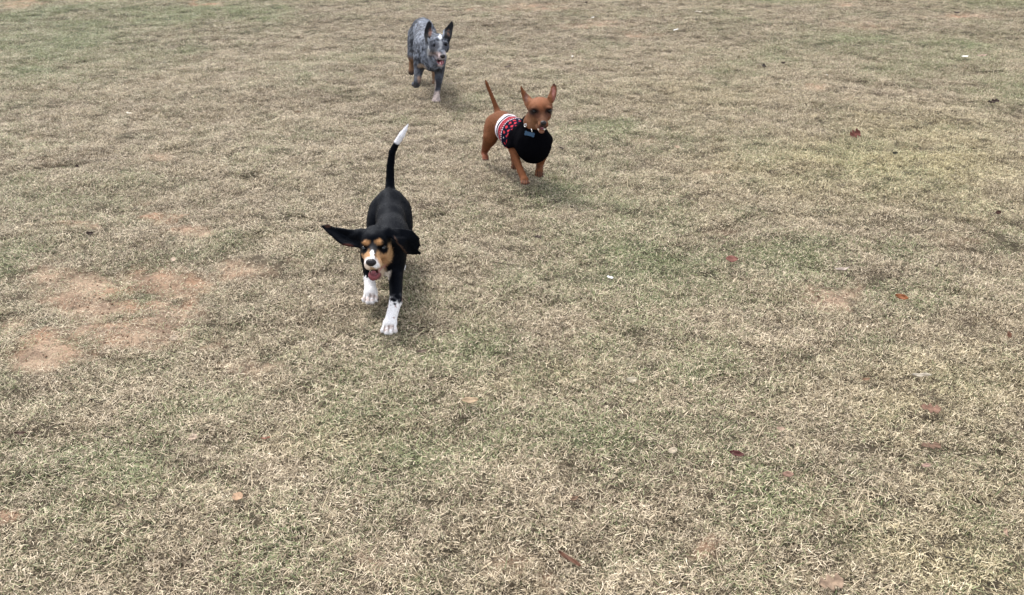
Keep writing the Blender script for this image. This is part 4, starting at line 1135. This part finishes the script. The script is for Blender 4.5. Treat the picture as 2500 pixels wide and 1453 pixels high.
def leaf(px, py, wpx, shape, color, yaw, curl, fold, tilt, label, lift=.023, aspect=.5, seed=0):
    g = G(px, py); m_px = math.hypot(g[1], H) / F
    L = wpx * m_px / 2
    r = np.random.default_rng(seed + int(px))
    nu, nv = 21, 7
    V = []; T = []
    for i in range(nu):
        u = -1 + 2 * i / (nu - 1)
        if shape == 'oak': hwid = aspect * (1 - u * u * .8) ** .6 * (1 + .42 * math.cos(u * 3.2 * math.pi)) * (.8 + .2 * u)
        elif shape == 'strip': hwid = aspect * (1 - u ** 4) ** .5 * .9
        elif shape == 'torn': hwid = aspect * max(.08, (1 - u ** 4)) ** .5 * (.65 + .5 * r.random())
        else: hwid = aspect * max(0, 1 - abs(u) ** 2.2) ** .8
        if u < -.93 and shape != 'strip': hwid = .02
        for j in range(nv):
            v = -1 + 2 * j / (nv - 1)
            x = u * L; y = v * hwid * L
            z_ = curl * L * u * u + fold * abs(v) * hwid * L + .06 * L * math.sin(u * 5 + v * 3 + seed)
            V.append((x, y, z_)); T.append(abs(v) < .08)
    V = np.array(V); n0 = len(V)
    th = max(.0007, L * .02)
    VV = np.concatenate([V, V - (0, 0, th)]); Fs = []
    ix = lambda i, j: i * nv + j
    for i in range(nu - 1):
        for j in range(nv - 1):
            Fs.append((ix(i, j), ix(i + 1, j), ix(i + 1, j + 1), ix(i, j + 1)))
            Fs.append((n0 + ix(i, j), n0 + ix(i, j + 1), n0 + ix(i + 1, j + 1), n0 + ix(i + 1, j)))
    for i in range(nu - 1):
        Fs.append((ix(i, 0), n0 + ix(i, 0), n0 + ix(i + 1, 0), ix(i + 1, 0)))
        Fs.append((ix(i, nv - 1), ix(i + 1, nv - 1), n0 + ix(i + 1, nv - 1), n0 + ix(i, nv - 1)))
    for j in range(nv - 1):
        Fs.append((ix(0, j), ix(0, j + 1), n0 + ix(0, j + 1), n0 + ix(0, j)))
        Fs.append((ix(nu - 1, j), n0 + ix(nu - 1, j), n0 + ix(nu - 1, j + 1), ix(nu - 1, j + 1)))
    T = np.array(T * 2)
    cc = np.tile(np.array(color, float), (2 * n0, 1)) * (.78 + .44 * fbm(VV + seed, 90, 3, seed))[:, None]
    cc *= np.array([.50, .55, .52]) if min(color) < .6 else .7; cc[T] *= 1.2; cc[n0:] = cc[n0:] * .9 + .03
    white = shape == 'torn' and min(color) > .6
    name = "paper_scrap" if white else ("bark_strip" if shape == 'strip' else "fallen_leaf")
    o = mesh_obj(name, VV, Fs, m_leaf, None, smooth=True, attrs={"coat": ('FLOAT_COLOR', np.clip(cc, 0, 1))})
    o.rotation_euler = (math.radians(tilt), math.radians(r.uniform(-10, 10)), math.radians(yaw))
    o.location = (g[0], g[1], ground_z(g[0], g[1]) + lift + .35 * L * abs(math.sin(math.radians(tilt))))
    tag(o, label, {"paper_scrap": "scrap", "bark_strip": "bark", "fallen_leaf": "leaf"}[name], "scraps lying in the grass" if white else "dead leaves lying in the grass")
    return o

TAN = (.50, .33, .22); PALE = (.58, .46, .36); RED=(.2,.07,.05); RUST = (.30, .095, .035); PINK = (.29, .15, .11); DARK = (.045, .022, .017)
LEAVES = [
 (585, 1238, 34, 'oval', (.50, .29, .19), -40, .10, .10, 12, "flat tan oval leaf alone in the lower left of the lawn", .72),
 (1148, 1001, 42, 'oval', TAN, 5, .18, .30, 18, "curled tan leaf below and right of the black puppy", .45),
 (1540, 948, 30, 'oval', PALE, 20, .25, .15, 30, "pale beige leaf tipped up among the stalks in mid lawn", .55),
 (1390, 1386, 66, 'strip', (.17, .070, .045), -38, .06, .10, 20, "long red brown strip of bark lying slantwise near the bottom edge", .16),
 (1795, 1137, 36, 'oval', (.10, .025, .022), -22, .30, .55, 25, "dark maroon folded leaf in the lower right lawn", .42),
 (1919, 1187, 28, 'oval', (.33, .18, .14), 0, .10, .15, 25, "small pinkish brown leaf to the lower right of the dark maroon leaf", .55),
 (2266, 1020, 48, 'oak', PINK, -14, .18, .15, 22, "pinkish red lobed oak leaf near the right edge", .55),
 (2268, 1108, 56, 'oak', (.22, .12, .085), 12, .05, .05, 5, "large reddish brown leaf half buried in the grass below the pink oak leaf", .45),
 (2022, 1449, 62, 'oak', (.42, .27, .20), 8, .20, .20, 25, "tan and pink leaf cut by the bottom edge of the picture", .6),
 (2246, 934, 46, 'oval', (.56, .45, .38), -14, .20, .75, 10, "pale grey tan curled leaf like a strip above the pink oak leaf", .26),
 (2199, 742, 34, 'oval', RUST, -48, .20, .25, 55, "bright rust leaf standing up beside the bare patch on the right", .38),
 (2456, 838, 32, 'oak', (.22, .09, .05), 50, .25, .3, 50, "rust brown leaf upright at the far right edge", .5),
 (2054, 671, 36, 'oval', (.48, .36, .33), -10, .40, .55, 5, "pale mauve curled leaf above the bare patch on the right", .32),
 (1785, 646, 30, 'oval', (.27, .10, .08), -8, .15, .15, 35, "flat red leaf in the middle of the right half", .62),
 (2083, 341, 30, 'oak', (.21, .065, .05), 20, .30, .3, 45, "crumpled red brown oak leaf in the yellow grass at upper right", .75),
 (2431, 540, 18, 'oval', (.08, .03, .02), 20, .2, .3, 45, "small dark brown leaf near the right edge at mid height", .55),
 (2422, 260, 28, 'oak', DARK, 5, .2, .3, 30, "almost black ragged leaf near the upper right edge", .45),
 (2395, 148, 24, 'oval', (.45, .30, .24), -25, .3, .4, 20, "pale brown curled leaf beside a white scrap at upper right", .35),
 (1652, 375, 17, 'oval', (.42, .28, .20), -45, .2, .2, 25, "tiny tan leaf to the right of the dog in the sweater", .5),
 (1371, 374, 15, 'oval', DARK, 0, .2, .3, 20, "tiny black leaf close behind the sweater dog's shoulder", .35),
 (1030, 868, 28, 'oval', (.20, .13, .10), 20, .3, .5, 20, "dull grey brown leaf in the grass just ahead of the puppy's paw", .4),
 (55, 1077, 28, 'oval', (.085, .040, .028), 10, .25, .5, 15, "dark brown leaf at the left edge in the lower half", .35),
 (268, 1086, 30, 'strip', (.06, .035, .028), -18, .3, .2, 10, "thin dark curl of bark in the lower left", .12),
 (471, 1078, 32, 'oak', (.58, .40, .32), 75, .2, .2, 30, "shredded pale pink leaf left of centre in the lower half", .5),
 (152, 5, 18, 'oval', DARK, 10, .3, .3, 20, "black leaf at the top left edge", .45),
 (1705, 38, 20, 'oval', (.62, .50, .42), 5, .1, .2, 10, "pale flat leaf near the top right of centre", .4),
 (1570, 22, 13, 'oval', (.50, .38, .30), -30, .2, .2, 25, "tiny beige leaf near the top edge right of centre", .4),
 (222, 585, 18, 'oval', DARK, 25, .3, .4, 40, "small black leaf just above the orange bare patch", .5),
 (190, 420, 14, 'oval', DARK, 80, .2, .3, 55, "small black leaf standing at the left in the middle distance", .5),
 (426, 834, 22, 'oval', (.50, .36, .28), 30, .1, .1, 30, "round pale leaf on the lower edge of the orange bare patch", .8),
 (426, 649, 18, 'oval', (.60, .42, .34), -30, .2, .1, 35, "pale pink leaf on the upper edge of the orange bare patch", .6),
 (1313, 586, 20, 'oval', (.06, .035, .03), 0, .3, .3, 25, "small dark leaf right of the puppy in mid lawn", .4),
 (1862, 168, 20, 'oak', (.05, .03, .025), 60, .3, .3, 40, "dark crumpled leaf in the far right field", .6),
 (1911, 163, 10, 'oval', DARK, 0, .3, .3, 40, "tiny black leaf right of the dark crumpled leaf in the far field", .6),
 (2182, 388, 14, 'oval', (.04, .035, .02), 0, .3, .3, 40, "tiny blackish leaf right of the crumpled red brown oak leaf", .6),
 (2335, 36, 14, 'oval', DARK, -35, .3, .3, 30, "black leaf near the top right corner", .4),
 (1430, 14, 9, 'oval', DARK, 60, .3, .3, 40, "tiny black leaf at the top edge behind the cattle dog", .6),
 (730, 281, 22, 'oval', (.22, .14, .09), 10, .3, .3, 25, "faded brown leaf left of the cattle dog", .4),
 (1901, 1072, 22, 'oval', (.50, .32, .25), 10, .2, .2, 20, "small salmon leaf up and right of the dark maroon leaf", .5),
 (2447, 1328, 30, 'oval', (.52, .32, .24), 70, .3, .2, 35, "tan leaf stuck in the grass near the lower right edge", .4),
 (1640, 1127, 24, 'oval', (.50, .38, .30), 20, .1, .1, 15, "roundish pale leaf left of the dark maroon leaf", .75),
 (2255, 1160, 26, 'oval', (.42, .25, .21), 10, .1, .2, 15, "small dusty pink leaf just below the large buried leaf", .4),
 (2315, 1390, 34, 'strip', (.05, .035, .03), -35, .1, .2, 10, "blackish sliver of bark near the bottom right", .12),
 (1400, 1250, 26, 'oval', (.22, .12, .08), 40, .3, .4, 20, "brown curled leaf low in the centre of the lawn", .4),
 (880, 1240, 34, 'strip', (.30, .19, .13), -12, .1, .2, 10, "light brown bark strip low in the left half", .10),
 (2110, 945, 20, 'oval', (.30, .16, .10), 0, .3, .4, 20, "small brown leaf left of the pale strip-like leaf", .4),
 (1240, 170, 16, 'oval', (.09, .05, .04), 0, .3, .3, 20, "dark brown leaf right of the cattle dog in the distance", .4),
 (650, 1075, 26, 'oval', (.36, .14, .10), 0, .3, .5, 10, "thin reddish leaf right of the shredded pale pink leaf", .25),
 (1489, 689, 16, 'torn', (.85, .85, .86), -30, .1, .1, 10, "small white scrap in the middle of the lawn", .5),
 (1649, 79, 15, 'torn', (.85, .84, .82), 32, .1, .1, 10, "bright white sliver in the far grass right of centre", .3),
 (2353, 151, 15, 'torn', (.90, .89, .88), -5, .1, .1, 10, "white scrap near the upper right edge beside a brown leaf", .45),
 (1447, 47, 9, 'torn', (.80, .78, .74), 40, .1, .1, 10, "white fleck in the brownish grass at the top", .4),
 (315, 279, 14, 'torn', (.78, .72, .60), -5, .1, .1, 8, "cream rectangular scrap in the green grass at upper left", .5),
 (1397, 145, 8, 'torn', (.78, .74, .68), 60, .1, .1, 30, "cream fleck between the cattle dog and the right field", .5),
 (2018, 190, 8, 'torn', (.78, .74, .66), 60, .1, .1, 30, "cream speck in the far right field near the dark crumpled leaf", .5),
]
for k, (px, py, wp, shp, cc_, yaw_, cu, fo, ti, lb, asp) in enumerate(LEAVES):
    leaf(px, py, wp, shp, cc_, yaw_, cu, fo, ti, lb, aspect=asp, seed=k)

def twig(px0, py0, px1, py1, r0, label, bend=.01):
    a, b_ = G(px0, py0), G(px1, py1)
    n0 = 9; V, Fs = [], []
    d = (b_ - a); d /= np.linalg.norm(d); sd_ = np.array([-d[1], d[0], 0])
    for i in range(n0):
        t = i / (n0 - 1); c_ = lerp(a, b_, t) + sd_ * bend * math.sin(t * 6.0) ; r_ = r0 * (1 - .55 * t)
        zz = ground_z(c_[0], c_[1]) + .027 + .006 * math.sin(t * 9)
        for j in range(6):
            q = 2 * math.pi * j / 6
            V.append(c_ + sd_ * r_ * math.cos(q) + np.array([0, 0, zz + r_ * math.sin(q)]))
    for i in range(n0 - 1):
        for j in range(6): Fs.append((i * 6 + j, i * 6 + (j + 1) % 6, (i + 1) * 6 + (j + 1) % 6, (i + 1) * 6 + j))
    o = mesh_obj("twig", V, Fs, m_twig, None, origin=(a + b_) / 2)
    o.location = Vector((a + b_) / 2); tag(o, label, "twig", "twigs on the lawn")
twig(218, 1001, 264, 995, .0024, "thin black twig lying level in the left half below the bare patch")
twig(1345, 500, 1372, 498, .0024, "short dark twig in the grass below the sweater dog")
twig(2170, 1100, 2180, 1060, .0012, "fine pale brown stalk left of the large buried leaf")
